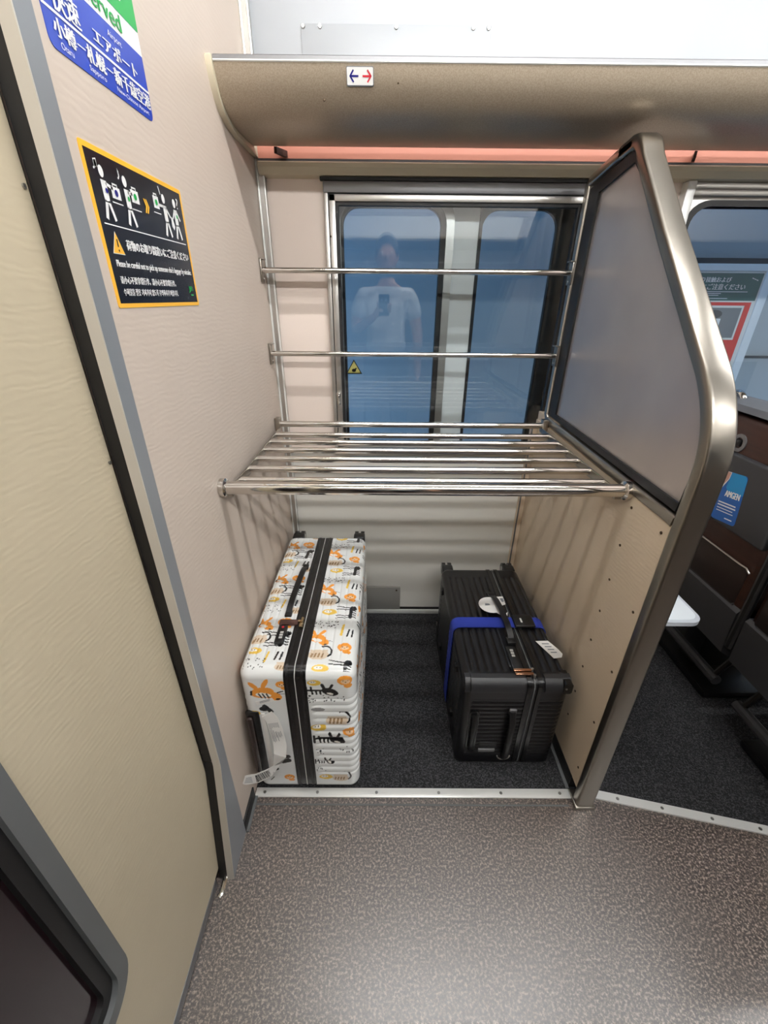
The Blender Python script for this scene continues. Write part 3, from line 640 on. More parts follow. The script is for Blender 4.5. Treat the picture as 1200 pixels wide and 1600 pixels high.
# ================================================================== SEAT seen from behind
def make_seat(y0, y1, lab):
    t = thing('passenger_chair', lab, 'seat', (1.6, (y0 + y1) / 2, 0), group='reclining train seats')
    cy = (y0 + y1) / 2; X = 1.5
    m = MB(); m.box(X + .0, X + .09, y0, y1, .40, 1.036, M['brown'], .02, 3); m.build('backrest', t)
    m = MB(); hp = [(X - .004, 1.034), (X + .004, 1.052), (X + .03, 1.066), (X + .07, 1.066), (X + .09, 1.05), (X + .09, 1.03)]
    bm = bmesh.new(); N = 14; rows = []
    for k in range(N + 1):
        u = k / N; yy = y0 + (y1 - y0) * u; dz = .028 * (1 - (2 * u - 1) ** 4)
        rows.append([bm.verts.new((a, yy, b + (dz if b > 1.01 else 0) - .018)) for a, b in hp])
    for k in range(N):
        for q in range(len(hp)): bm.faces.new((rows[k][q], rows[k][(q + 1) % len(hp)], rows[k + 1][(q + 1) % len(hp)], rows[k + 1][q]))
    bm.faces.new(rows[0]); bm.faces.new(rows[-1][::-1]); m.bm(bm, M['seatgrey2']); m.build('headrest', t)
    m = MB(); gy = y0 + .365; m.tube([(X + .035, gy + .034, 1.03)] + [(X + .035, gy + .034 * math.cos(q), 1.056 + .030 * math.sin(q)) for q in np.linspace(.0, PI, 11)] + [(X + .035, gy - .034, 1.03)], .010, M['chrome'], 12); m.build('grab_handle', t)
    m = MB(); m.box(X - .018, X + .012, y0 + .012, y1 - .012, .700, .925, M['seatgrey'], .008, 3); m.build('folded_tray', t)
    m = MB(); ly = y0 + .245
    m.ring([(ly + .026 * math.cos(a * PI / 12), .955 + .028 * math.sin(a * PI / 12)) for a in range(24)], [(ly + .015 * math.cos(a * PI / 12), .955 + .017 * math.sin(a * PI / 12)) for a in range(24)], 'x', X - .004, X + .012, M['alu_d']); lt = m.build('tray_latch', t)
    m = MB(); m.box(X - .008, X + .004, ly - .009, ly + .009, .944, .966, M['black'], .003); m.build('knob', lt)
    m = MB(); m.box(X - .006, X + .012, y0 + .03, y1 - .02, .485, .622, M['darkbrown'], .008, 2); pk = m.build('net_pocket', t)
    m = MB(); m.tube([(X - .009, y0 + .02, .616), (X - .009, y0 + .036, .626), (X - .009, y0 + .06, .624), (X - .009, y1 - .06, .624), (X - .009, y1 - .03, .618)], .0028, M['alu'], 8); m.build('pocket_edge', pk)
    m = MB(); m.tube([(X + .0, y0 + .03, .492), (X + .0, y1 - .03, .488)], .006, M['seatgrey'], 8); m.build('lower_bar', pk)
    m = MB(); m.prism([(X - .01, .48), (X + .0, .492), (X + .09, .492), (X + .52, .455), (X + .54, .43), (X + .52, .36), (X + .03, .30), (X, .32)], 'y', y0, y1, M['seatgrey']); m.build('seat_cushion', t)
    m = MB(); m.box(X + .0, X + .012, y0, y1, .36, .486, M['seatgrey'], .004); m.build('seat_apron', t)
    m = MB(); m.box(X + .14, X + .40, cy - .05, cy + .05, .03, .31, M['black'], .01); m.box(X + .10, X + .46, cy - .18, cy + .18, .0026, .035, M['black'], .01); m.build('pedestal', t)
    m = MB(); m.tube([(X + .07, y0 + .03, .15), (X + .07, y1 - .03, .15)], .018, M['seatgrey'], 10); m.tube([(X + .07, y0 + .05, .15), (X + .16, y0 + .05, .33)], .010, M['black'], 8); m.tube([(X + .07, y1 - .05, .15), (X + .16, y1 - .05, .33)], .010, M['black'], 8); m.build('footrest', t)
    m = MB(); m.tube([(X + .0, y0 - .018, .36), (X - .004, y0 - .018, .80), (X + .03, y0 - .018, .84)], .014, M['black'], 10); m.build('side_bar', t)
    m = MB(); m.box(X + .05, X + .45, y0 - .03, y0 - .008, .60, .655, M['seatgrey'], .012, 3); m.box(X + .08, X + .13, y0 - .028, y0 - .010, .40, .61, M['black'], .004); m.build('armrest', t)
    return t
make_seat(.27, .78, 'brown and grey train seat by the window with a blue card on its tray')
make_seat(-.27, .235, 'brown and grey aisle train seat cut off by the right picture edge')
# advertising card on the folded tray
def PC(a, b, d):   # a across (towards -y is right), b up, slightly turned
    r = math.radians(8); a, b = a * math.cos(r) - b * math.sin(r), a * math.sin(r) + b * math.cos(r)
    return (1.4812 - d - PC.k, .454 - a, .793 + b)
PC.k = 0
mb = MB(); cpts = rrect(-.049, .049, -.08, .08, .010, 5)
mb.add([PC(a, b, 0) for a, b in cpts] + [PC(a, b, -.001) for a, b in cpts], [tuple(range(len(cpts))), tuple(range(len(cpts), 2 * len(cpts)))[::-1]] + [(i, (i + 1) % len(cpts), len(cpts) + (i + 1) % len(cpts), len(cpts) + i) for i in range(len(cpts))], M['card_blue'])
PC.k = .0005
quad(mb, [(-.010, .080), (.040, .080), (.049, .070), (.049, .02), (.012, -.002), (-.020, .030)], PC, M['card_cyan'])
quad(mb, [(-.049, .0), (-.049, .072), (-.040, .080), (-.012, .080), (-.016, .058)], PC, M['paper'])
PC.k = .001; quad(mb, [(-.047, .03), (-.047, .074), (-.03, .08), (-.014, .078), (-.018, .058), (-.03, .040)], PC, M['skin_p'])
put_text(mb, 'AMGEN', -.016, .041, .002, .022, PC, M['white'], .0012)
for i, (z, a1) in enumerate(((-.020, .036), (-.029, .038), (-.039, .030), (-.048, .034))): seg(mb, (-.034, z), (a1, z), .004 if i < 2 else .0025, PC, M['outside_l'])
seg(mb, (.006, -.066), (.036, -.066), .0035, PC, M['outside_l'])
tag(mb.build('advert_card', smooth=False), 'blue printed card with white lettering on the grey seat tray', 'card')

# ================================================================== SUITCASES
def half_shell(name, xr, yr, zr, r, xc, mats, parent, disp=None, colour=None, step=(.0025, .0025, .0025), coarse=()):
    lo = np.array([xr[0], yr[0], zr[0]]); hi = np.array([xr[1], yr[1], zr[1]])
    V = []; F = []; CO = []; n0 = 0
    full = {'x': xc, 'y': yr, 'z': zr}
    faces = []
    if abs(xc[1] - xr[1]) < 1e-6: faces.append(('x', 1))
    if abs(xc[0] - xr[0]) < 1e-6: faces.append(('x', -1))
    faces += [('y', -1), ('y', 1), ('z', 1), ('z', -1)]
    for ax, sg_ in faces:
        k = 'xyz'.index(ax); o = [i for i in range(3) if i != k]
        st = [step[i] * (5 if (ax, sg_) in coarse else 1) for i in o]
        g = []
        for i, s_ in zip(o, st):
            a, b = full['xyz'[i]]; n = max(6, int(round((b - a) / s_))); g.append(np.linspace(a, b, n + 1))
        A, B = np.meshgrid(*g, indexing='ij'); p = np.zeros((A.size, 3)); p[:, o[0]] = A.ravel(); p[:, o[1]] = B.ravel(); p[:, k] = hi[k] if sg_ > 0 else lo[k]
        q = np.clip(p, lo + r, hi - r); d = p - q; L = np.linalg.norm(d, axis=1, keepdims=True); nn = d / np.maximum(L, 1e-9)
        pos = q + nn * r
        dd = disp(ax, sg_, pos, p) if disp else 0
        pos = pos + nn * np.reshape(dd, (-1, 1)) if disp else pos
        pos[:, 2] = np.maximum(pos[:, 2], .0026)
        if colour: CO.append(colour(ax, sg_, p))
        na, nb = A.shape; idx = np.arange(na * nb).reshape(na, nb) + n0
        fq = np.stack([idx[:-1, :-1], idx[1:, :-1], idx[1:, 1:], idx[:-1, 1:]], -1).reshape(-1, 4)
        # orientation
        flip = {('x', 1): False, ('x', -1): True, ('y', 1): True, ('y', -1): False, ('z', 1): False, ('z', -1): True}[(ax, sg_)]
        if flip: fq = fq[:, ::-1]
        V.append(pos); F.append(fq); n0 += len(pos)
    V = np.concatenate(V) - np.array(parent_world(parent)); F = np.concatenate(F)
    me = bpy.data.meshes.new(name); me.vertices.add(len(V)); me.vertices.foreach_set('co', V.astype(np.float32).ravel())
    me.loops.add(F.size); me.loops.foreach_set('vertex_index', F.astype(np.int32).ravel())
    me.polygons.add(len(F)); me.polygons.foreach_set('loop_start', np.arange(0, F.size, 4, dtype=np.int32))
    me.update(calc_edges=True); me.validate()
    me.shade_smooth(); me.materials.append(mats)
    if colour:
        CO = np.concatenate(CO); ca = me.color_attributes.new('pattern', 'FLOAT_COLOR', 'POINT')
        rgba = np.ones((len(CO), 4), np.float32); rgba[:, :3] = CO; ca.data.foreach_set('color', rgba.ravel())
    o = bpy.data.objects.new(name, me); C.objects.link(o); o.parent = parent
    return o
def groove(t, pitch, width, depth):
    d = np.abs((t / pitch + .5) % 1 - .5) * pitch
    return -depth * np.exp(-(d / width) ** 2)
def smooth(a, b, x):
    t = np.clip((x - a) / (b - a), 0, 1); return t * t * (3 - 2 * t)

# ---- printed pattern painted in the plane of each face
LC = {k: np.array(lin(v)) for k, v in dict(base=(238, 240, 238), or_=(244, 160, 62), ye=(240, 200, 84), bk=(18, 18, 20), be=(226, 208, 184), br=(160, 130, 96), wh=(250, 246, 236), gr=(150, 150, 150), pe=(248, 206, 160)).items()}
class Paint:
    def __init__(s, u, w): s.u, s.w = u, w; s.c = np.tile(LC['base'], (len(u), 1)); s.per = None
    def loc(s, cx, cy, rot=0):
        du = (s.u - cx); dw = (s.w - cy)
        if s.per: dw = (dw + s.per / 2) % s.per - s.per / 2
        if (cx, cy) != (0, 0): du = du / 1.17; dw = dw / 1.17
        if rot:
            c, n = math.cos(rot), math.sin(rot); du, dw = c * du + n * dw, -n * du + c * dw
        return du, dw
    def ell(s, f, x, y, a, b, col, rot=0):
        if rot:
            c, n = math.cos(rot), math.sin(rot); X, Y = c * (f[0] - x) + n * (f[1] - y), -n * (f[0] - x) + c * (f[1] - y)
        else: X, Y = f[0] - x, f[1] - y
        s.c[(X / a) ** 2 + (Y / b) ** 2 < 1] = LC[col]
    def cap(s, f, x0, y0, x1, y1, r, col):
        dx, dy = x1 - x0, y1 - y0; t = np.clip(((f[0] - x0) * dx + (f[1] - y0) * dy) / (dx * dx + dy * dy + 1e-12), 0, 1)
        s.c[(f[0] - x0 - t * dx) ** 2 + (f[1] - y0 - t * dy) ** 2 < r * r] = LC[col]
    def arc(s, f, x, y, R, r, a0, a1, col):
        d = np.hypot(f[0] - x, f[1] - y); a = np.degrees(np.arctan2(f[1] - y, f[0] - x)) % 360
        s.c[(np.abs(d - R) < r) & (((a - a0) % 360) < (a1 - a0))] = LC[col]
    def fox(s, x, y, k=1, rot=0):
        f = s.loc(x, y, rot)
        s.ell(f, -.010 * k, .017 * k, .0045 * k, .012 * k, 'or_', .5); s.ell(f, .010 * k, .019 * k, .0042 * k, .012 * k, 'or_', -.7)
        s.ell(f, 0, 0, .020 * k, .012 * k, 'or_'); s.ell(f, .016 * k, -.012 * k, .014 * k, .010 * k, 'or_', -.5); s.ell(f, .0, -.006 * k, .013 * k, .005 * k, 'wh', -.3)
        s.ell(f, .021 * k, -.020 * k, .004 * k, .0022 * k, 'bk'); s.cap(f, -.020 * k, -.002 * k, -.017 * k, .006 * k, .0018 * k, 'bk'); s.ell(f, -.004 * k, .002 * k, .0012, .0012, 'bk')
        s.cap(f, .026 * k, -.008 * k, .036 * k, -.010 * k, .0006, 'bk')
    def bowl(s, x, y, k=1, rot=0):
        f = s.loc(x, y, rot); s.ell(f, 0, -.004 * k, .024 * k, .014 * k, 'be'); s.c[(np.abs(f[0]) < .025 * k) & (f[1] > .006 * k) & (f[1] < .012 * k) & (np.abs(f[0]) < .02 * k)] = LC['be']
        for q in (-.016, -.008, 0, .008): s.cap(f, q * k, -.010 * k, q * k + .002, .0, .0022 * k, 'br')
        s.arc(f, .012 * k, .006 * k, .017 * k, .0022 * k, -60 % 360, (-60 % 360) + 175, 'bk')
    def yel(s, x, y, k=1, rot=0):
        f = s.loc(x, y, rot); s.ell(f, 0, 0, .019 * k, .011 * k, 'ye'); s.ell(f, -.004 * k, .002 * k, .010 * k, .005 * k, 'wh'); s.ell(f, -.007 * k, .003 * k, .0014, .0014, 'bk'); s.ell(f, .0, .003 * k, .0014, .0014, 'bk')
    def face(s, x, y, k=1, rot=0):
        f = s.loc(x, y, rot); s.ell(f, 0, 0, .017 * k, .013 * k, 'or_'); s.ell(f, .0, -.003 * k, .010 * k, .006 * k, 'pe'); s.ell(f, -.005 * k, 0, .0014, .0014, 'bk'); s.ell(f, .005 * k, 0, .0014, .0014, 'bk'); s.ell(f, 0, -.004 * k, .0016, .0012, 'bk')
        s.ell(f, .006 * k, -.015 * k, .010 * k, .006 * k, 'or_')
    def dots(s, x, y, w=.03, h=.014, n=26, seed=1):
        f = s.loc(x, y); rr = random.Random(seed)
        for _ in range(n):
            a, b = rr.uniform(-w, w), rr.uniform(-h, h); s.ell(f, a, b, .0019, .0014, 'bk', rr.uniform(0, 3))
    def legs(s, x, y, k=1, rot=0):     # black cat lying on its side, legs to the left
        f = s.loc(x, y, rot)
        s.cap(f, .004 * k, -.018 * k, .006 * k, .018 * k, .0045 * k, 'bk')
        for q, z in ((.018, .026), (.012, .015), (-.012, -.009), (-.018, -.019)):
            s.cap(f, .004 * k, q * k, -.016 * k, (q + z) / 2 * k, .0016 * k, 'bk'); s.cap(f, -.016 * k, (q + z) / 2 * k, -.032 * k, z * k, .0014 * k, 'bk')
        for q in (-.012, -.004, .004, .012): s.cap(f, .006 * k, q * k, .020 * k, (q - .004) * k, .0017 * k, 'bk')
        s.ell(f, .013 * k, .019 * k, .010 * k, .008 * k, 'bk')
    def skel(s, x, y, k=1, rot=0):     # black skeleton cat, head on the right
        f = s.loc(x, y, rot)
        s.cap(f, -.034 * k, .002 * k, .012 * k, .002 * k, .0028 * k, 'bk'); s.cap(f, -.034 * k, -.012 * k, -.034 * k, .014 * k, .0028 * k, 'bk'); s.cap(f, -.022 * k, .0, -.022 * k, .013 * k, .0026 * k, 'bk')
        for q in (-.020, -.010, 0): s.cap(f, q * k, .002 * k, q * k + .001, -.011 * k, .0024 * k, 'bk')
        s.ell(f, .024 * k, -.003 * k, .021 * k, .012 * k, 'bk', -.35); s.cap(f, .012 * k, .002 * k, .006 * k, .021 * k, .0042 * k, 'bk'); s.cap(f, .022 * k, .004 * k, .030 * k, .020 * k, .0036 * k, 'bk')
        s.ell(f, .024 * k, -.009 * k, .008 * k, .0034 * k, 'wh', -.3)
    def dash(s, x, y, k=1):
        f = s.loc(x, y); s.cap(f, -.006 * k, -.011 * k, -.002 * k, .011 * k, .0022 * k, 'bk'); s.cap(f, .006 * k, -.011 * k, .008 * k, .011 * k, .0022 * k, 'bk')
    def strk(s, x, y, k=1): f = s.loc(x, y); s.cap(f, -.002, -.016 * k, .002, .016 * k, .0026 * k, 'ye')

def white_colour(ax, sg_, p):
    if ax == 'z' and sg_ > 0:
        P_ = Paint(p[:, 0], p[:, 1]); P_.per = .217
        P_.fox(.203, .131); P_.bowl(.214, .074); P_.yel(.224, .024); P_.dots(.222, .196 - .01, .030, .012, 30, 3)
        P_.face(.282, .098); P_.legs(.283, .021); P_.strk(.270, .165, 1.1); P_.dash(.292, .152)
        P_.face(.100, .196, 1.1); P_.legs(.100, .125, 1.05); P_.dash(.108, .066); P_.strk(.078, .062, .9)
        P_.fox(.040, .186, .9); P_.bowl(.038, .128, .95); P_.yel(.040, .083, .9); P_.dots(.046, .040, .026, .016, 24, 5)
        P_.bowl(.128, .032, .8)
        return P_.c
    if ax == 'y' and sg_ < 0:
        P_ = Paint(p[:, 0], p[:, 2])
        P_.skel(.222, .432, .92); P_.yel(.208, .462, .8); P_.face(.290, .470, 1.1); P_.dots(.262, .405, .03, .012, 18, 7); P_.dots(.198, .402, .008, .012, 10, 8)
        P_.ell(P_.loc(.212, .360), 0, 0, .016, .006, 'gr'); P_.bowl(.262, .318, 1.1); P_.yel(.208, .285, 1.0); P_.skel(.232, .235, .95); P_.face(.296, .268, 1.1); P_.dots(.285, .192, .022, .012, 16, 9); P_.dots(.205, .182, .01, .01, 9, 10)
        P_.skel(.215, .135, .6); P_.yel(.218, .062, .9); P_.bowl(.262, .060, .9); P_.dots(.205, .098, .014, .006, 6, 12)
        P_.fox(.070, .425, 1.35, .2); P_.face(.124, .455, .8)
        for q in (.060, .070, .08): P_.cap(P_.loc(0, 0), q, .420, q + .006, .405, .0022, 'bk')
        P_.cap(P_.loc(0, 0), .110, .425, .124, .430, .002, 'bk'); P_.yel(.040, .345, .7); P_.cap(P_.loc(0, 0), .07, .372, .085, .352, .007, 'bk'); P_.ell(P_.loc(.068, .362), 0, 0, .012, .008, 'bk')
        P_.face(.092, .182, .9); P_.cap(P_.loc(0, 0), .096, .135, .112, .14, .009, 'bk'); P_.cap(P_.loc(0, 0), .098, .155, .112, .158, .008, 'bk')
        P_.ell(P_.loc(.066, .100), 0, 0, .012, .008, 'bk'); P_.yel(.036, .10, .7); P_.face(.108, .06, .8); P_.cap(P_.loc(0, 0), .05, .045, .062, .06, .0015, 'bk')
        return P_.c
    if ax == 'x':
        P_ = Paint(p[:, 1], p[:, 2]); P_.per = .20
        for k in range(4):
            u = .07 + .18 * k
            P_.fox(u, .05 + .06 * (k % 2)); P_.bowl(u + .05, .12 + .04 * (k % 2)); P_.legs(u + .10, .03 + .09 * (k % 2)); P_.dots(u + .02, .16, .03, .015, 24, k); P_.face(u + .09, .18); P_.dash(u + .13, .09)
        return P_.c
    return np.tile(LC['base'], (len(p), 1))
WX, WY, WZ = (.012, .318), (.012, .700), (.0, .502)
BX0, BX1 = .131, .187
def white_disp(ax, sg_, pos, p):
    d = np.zeros(len(p))
    if ax == 'z' and sg_ > 0:
        t = np.where(p[:, 0] > BX1, p[:, 0] - BX1 - .012, BX0 - .012 - p[:, 0]); d = groove(t, .024, .0028, .0022) * smooth(.0, .03, np.minimum(p[:, 1] - WY[0] - .03, WY[1] - .02 - p[:, 1]))
        d *= (t > -.006) & (t < .112)
    if ax == 'x' or (ax == 'y' and sg_ < 0):
        m = smooth(.075, .082, p[:, 2]) * smooth(.405, .398, p[:, 2])
        rib = groove(p[:, 2] - .078, .0268, .0046, .0052) * m
        if ax == 'y': rib = rib * smooth(.192, .212, p[:, 0])
        d = rib
    return d
ws = thing('suitcase', 'white printed hard suitcase with orange and black cats, on its side at left', 'suitcase', (.165, .35, .0026))
half_shell('shell', WX, WY, WZ, .030, (WX[0], BX0), M['shell_print'], ws, white_disp, white_colour, (.0014, .0017, .0016), coarse=(('x', -1), ('y', 1), ('z', -1)))
half_shell('shell', WX, WY, WZ, .030, (BX1, WX[1]), M['shell_print'], ws, white_disp, white_colour, (.0014, .0017, .0016), coarse=(('y', 1), ('z', -1)))
def round_band(xa, xb, yr, zr, r, off, th, mt, n=10):
    m = MB(); o = rrect(yr[0] - off, yr[1] + off, max(zr[0] - off, .0027), zr[1] + off, r + off, n); i = rrect(yr[0] - off + th, yr[1] + off - th, zr[0] + th + .004, zr[1] + off - th, r, n)
    return m.ring(o, i, 'x', xa, xb, mt)
zb = round_band(BX0 - .001, BX1 + .001, WY, WZ, .030, .0012, .02, M['blackg'])
zo = zb.build('zipper_band', ws)
m_ = round_band(.1580, .1602, WY, WZ, .030, .0024, .01, M['digit']); m_.build('zipper_teeth', zo)
for xa in (.1385, .1765): round_band(xa - .003, xa + .003, WY, WZ, .03, .002, .01, M['black']).build('piping', zo)
# carry handle on top
mb = MB(); mb.ribbon([(.114, .474, .503), (.113, .455, .513), (.112, .42, .519), (.109, .35, .521), (.106, .28, .519), (.104, .245, .513), (.103, .228, .503)], (1, 0, 0), .017, .006, M['black']); h = mb.build('carry_handle', ws)
MB().box(.104, .124, .462, .488, .5005, .509, M['black'], .003).build('handle_mount', h); MB().box(.093, .114, .216, .242, .5005, .509, M['black'], .003).build('handle_mount', h)
mb = MB(); mb.box(.1045, .107, .30, .40, .5235, .5245, M['black']); mb.build('stitching', h)
lk = MB().box(.088, .1135, .104, .172, .5005, .512, M['black'], .003).build('lock', ws)
for k in range(3): MB().box(.098, .1075, .118 + .010 * k, .125 + .010 * k, .5118, .5138, M['digit'], .0008).build('dial', lk)
MB().cyl((.101, .163, .5118), (.101, .163, .5132), .0038, M['red'], 12).build('lock_button', lk)
MB().box(.085, .140, .178, .200, .5005, .5095, M['lock_pink'], .003).build('puller_slot', lk)
mb = MB(); mb.box(.144, .156, .168, .186, .504, .511, M['brass'], .003); mb.cyl((.150, .186, .508), (.150, .206, .508), .0045, M['brass'], 10); mb.cyl((.143, .19, .506), (.143, .19, .513), .004, M['brass'], 10); mb.build('zipper_puller', ws)
# telescopic handle in front face
mb = MB(); mb.box(.014, .052, .008, .02, .085, .352, M['blackg'], .006, 3); th2 = mb.build('trolley_handle', ws)
mb = MB(); mb.box(.0165, .034, -.002, .012, .10, .335, M['grip'], .006, 3); mb.build('grip', th2)
mb = MB(); mb.box(.056, .068, .009, .013, .085, .345, M['paper'], .003); mb.build('recess_edge', th2)
# wheels at the far end
def caster(x, z, y0, s, parent, mt):
    m = MB(); m.box(x - .022, x + .022, y0 - .012, y0 + .030, z - .022, z + .022, mt, .007, 3); h = m.build('wheel_housing', parent)
    for dx in (-.012, .012):
        w = MB(); w.cyl((x + dx - .007, y0 + .040, z - s * .006), (x + dx + .007, y0 + .040, z - s * .006), .024, M['blackg'], 20); w.cyl((x + dx - .0075, y0 + .04, z - s * .006), (x + dx + .0075, y0 + .04, z - s * .006), .012, M['digit'], 16); w.build('wheel', h)
for x, z in ((.046, .478), (.290, .478), (.046, .036), (.294, .036)): caster(x, z, WY[1], 1 if z > .2 else -1, ws, M['black'])
MB().box(.013, .05, .6, .66, .0026, .012, M['black'], .003).build('side_foot', ws)
# airline tag
def barcode(mb, P, a0, a1, b0, b1, n, seed, mt):
    rr = random.Random(seed); x = a0
    while x < a1:
        w = rr.choice((.0008, .0012, .0018)); quad(mb, [(x, b0), (min(x + w, a1), b0), (min(x + w, a1), b1), (x, b1)], P, mt); x += w + rr.choice((.0008, .0012, .0016))
tp = [(.075, .004, .352), (.088, .001, .335), (.096, -.003, .30), (.100, -.005, .265), (.102, -.008, .235), (.100, -.016, .205), (.092, -.028, .182), (.070, -.042, .168), (.040, -.052, .160), (.010, -.056, .158), (.004, -.056, .160)]
wd = [(.8, .0, .5), (.85, 0, .4), (.9, .0, .3), (.95, 0, .15), (.9, .1, .2), (.7, .1, .55), (.3, .1, .95), (.1, .1, 1), (.05, .1, 1), (.05, .1, 1), (.05, .1, 1)]
mb = MB(); mb.ribbon(tp, wd, .036, .0007, M['paper'])
tag_o = None
def on_ribbon(i0, i1, u, v, off=.0009):
    """point on ribbon: u 0..1 from node i0 to i1 along, v -1..1 across"""
    t = i0 + (i1 - i0) * u; i = min(int(t), len(tp) - 2); f = t - i
    p = Vector(tp[i]).lerp(Vector(tp[i + 1]), f); d = (Vector(tp[i + 1]) - Vector(tp[i])).normalized(); w = Vector(wd[i]).lerp(Vector(wd[i + 1]), f); w = (w - d * w.dot(d)).normalized(); n = d.cross(w)
    if n.y > 0: n = -n
    return p + w * (v * .018) + n * off
rr = random.Random(4)
u = .05
while u < .95:
    wv = rr.choice((.02, .035, .05)); mb.add([on_ribbon(6.6, 8.2, u, -.75), on_ribbon(6.6, 8.2, u + wv, -.75), on_ribbon(6.6, 8.2, u + wv, .75), on_ribbon(6.6, 8.2, u, .75)], [(0, 1, 2, 3)], M['black']); u += wv + rr.choice((.02, .03, .04))
for k in range(8):
    v = -.8 + .2 * k; e = rr.uniform(.55, .95); mb.add([on_ribbon(1.2, 3.6, .06, v), on_ribbon(1.2, 3.6, e, v), on_ribbon(1.2, 3.6, e, v + .07), on_ribbon(1.2, 3.6, .06, v + .07)], [(0, 1, 2, 3)], M['grey'])
for k in range(4):
    v = -.6 + .33 * k; mb.add([on_ribbon(8.4, 9.4, .05, v), on_ribbon(8.4, 9.4, .9, v), on_ribbon(8.4, 9.4, .9, v + .12), on_ribbon(8.4, 9.4, .05, v + .12)], [(0, 1, 2, 3)], M['grey'])
tag(mb.build('baggage_tag'), 'curled white airline baggage tag with barcode on the white suitcase front', 'tag')
def PF(a, b, d): return (a, .0092 - d - PF.k, b)
PF.k = 0
mb = MB(); q_ = [(.052, .380), (.100, .397), (.094, .408), (.048, .392)]
mb.add([PF(a, b, 0) for a, b in q_] + [PF(a, b, -.0009) for a, b in q_], [(0, 1, 2, 3), (7, 6, 5, 4), (0, 4, 5, 1), (1, 5, 6, 2), (2, 6, 7, 3), (3, 7, 4, 0)], M['paper']); PF.k = .0004
for k in range(3): seg(mb, (.060, .3885 + .003 * k), (.088, .3985 + .003 * k), .0014, PF, M['grey'])
tag(mb.build('barcode_sticker', smooth=False), 'small white paper sticker near the top edge of the white suitcase front', 'sticker')

# ---- black suitcase
KX, KY, KZ = (.622, .928), (.088, .662), (.0, .378)
SX0, SX1 = .806, .840
def black_disp(ax, sg_, pos, p):
    d = np.zeros(len(p))
    if ax == 'z' and sg_ > 0:
        t = p[:, 0] - .650
        d = groove(t, .0235, .0048, .0046) * smooth(.125, .140, p[:, 1]) * smooth(.60, .585, p[:, 1]) * ((p[:, 0] > .640) & ((p[:, 0] < .800) | (p[:, 0] > .846)) & (p[:, 0] < .912))
        d *= 1 - ((p[:, 0] > .765) & (p[:, 0] < .806) & (p[:, 1] > .15) & (p[:, 1] < .50))
    if ax == 'y' and sg_ < 0:
        d = groove(p[:, 2], .0175, .0034, .0030) * smooth(.05, .06, p[:, 2]) * smooth(.315, .305, p[:, 2]) * smooth(.645, .652, p[:, 0]) * smooth(.92, .912, p[:, 0])
    if ax == 'x':
        d = groove(p[:, 2], .0235, .0048, .0046) * smooth(.05, .06, p[:, 2]) * smooth(.335, .325, p[:, 2]) * smooth(.14, .15, p[:, 1]) * smooth(.61, .60, p[:, 1])
    return d
bs = thing('suitcase', 'black ribbed hard suitcase with blue belt, on its side beside the partition', 'suitcase', (.775, .37, .0026))
half_shell('shell', KX, KY, KZ, .026, (KX[0], SX0), M['shell_black'], bs, black_disp, None, (.0024, .0035, .0024), coarse=(('y', 1), ('z', -1)))
half_shell('shell', KX, KY, KZ, .026, (SX1, KX[1]), M['shell_black'], bs, black_disp, None, (.0024, .0035, .0024), coarse=(('y', 1), ('z', -1)))
zo = round_band(SX0 - .001, SX1 + .001, KY, KZ, .026, -.0015, .02, M['black']).build('zipper_band', bs)
for xa in (SX0 + .002, SX1 - .002): round_band(xa - .006, xa + .006, KY, KZ, .026, .003, .012, M['blackg']).build('frame_lip', bs)
round_band(.8215, .8245, KY, KZ, .026, .0005, .01, M['rubber_g']).build('zipper_teeth', zo)
# corner bumpers at the front top edge
def bumper(xa, xb, parent, chamf):
    m = MB(); y0, z1 = KY[0], KZ[1]
    prof_ = [(y0 - .004, z1 - .036), (y0 - .005, z1 - .018), (y0 + .003, z1 - .005), (y0 + .014, z1 + .004), (y0 + .030, z1 + .0045), (y0 + .030, z1 - .006), (y0 + .012, z1 - .03), (y0 + .006, z1 - .036)]
    m.prism(prof_, 'x', xa, xb, M['bumper'])
    if chamf: 
        xo = chamf; s = 1 if xo > xa else -1
        m.prism([(q[0] + .006, q[1] - .004) for q in prof_], 'x', min(xo, xb if s > 0 else xa), max(xo, xb if s > 0 else xa), M['bumper'])
    return m.build('corner_bumper', parent)
bumper(.640, .796, bs, .624); bumper(.852, .902, bs, .930)
mb = MB(); mb.prism(rrect(.904, .930, KZ[1] - .04, KZ[1] - .002, .006, 3), 'y', KY[0] - .003, KY[0] + .05, M['blackg']); mb.cyl((.912, KY[0] - .003, KZ[1] - .02), (.912, KY[0] - .005, KZ[1] - .02), .003, M['screw'], 10); mb.build('corner_bumper', bs)
# front: trolley handle, side handle, badge
mb = MB(); mb.prism(rrect(.646, .676, .075, .262, .012, 5), 'y', KY[0] - .0045, KY[0] + .006, M['blackg']); mb.tube([(.661, KY[0] - .005, .095), (.661, KY[0] - .013, .11), (.661, KY[0] - .013, .235), (.661, KY[0] - .005, .25)], .008, M['black'], 10); mb.build('trolley_handle', bs)
mb = MB(); mb.tube([(.772, KY[0] - .002, .050), (.772, KY[0] - .016, .075), (.772, KY[0] - .02, .15), (.772, KY[0] - .016, .235), (.772, KY[0] - .002, .262)], .010, M['black'], 12); sh_ = mb.build('side_handle', bs)
MB().box(.762, .784, KY[0] - .006, KY[0] + .004, .248, .272, M['alu_d'], .003).build('handle_clip', sh_)
mb = MB(); mb.tube([(.752 + .020 * (1 - math.cos(a)), KY[0] - .004, .056 - .018 * math.sin(a)) for a in np.linspace(.0, PI, 9)], .002, M['alu'], 8); mb.build('handle_ring', sh_)
MB().box(.689, .742, KY[0] - .004, KY[0] + .004, .072, .086, M['alu_d'], .003).build('badge', bs)
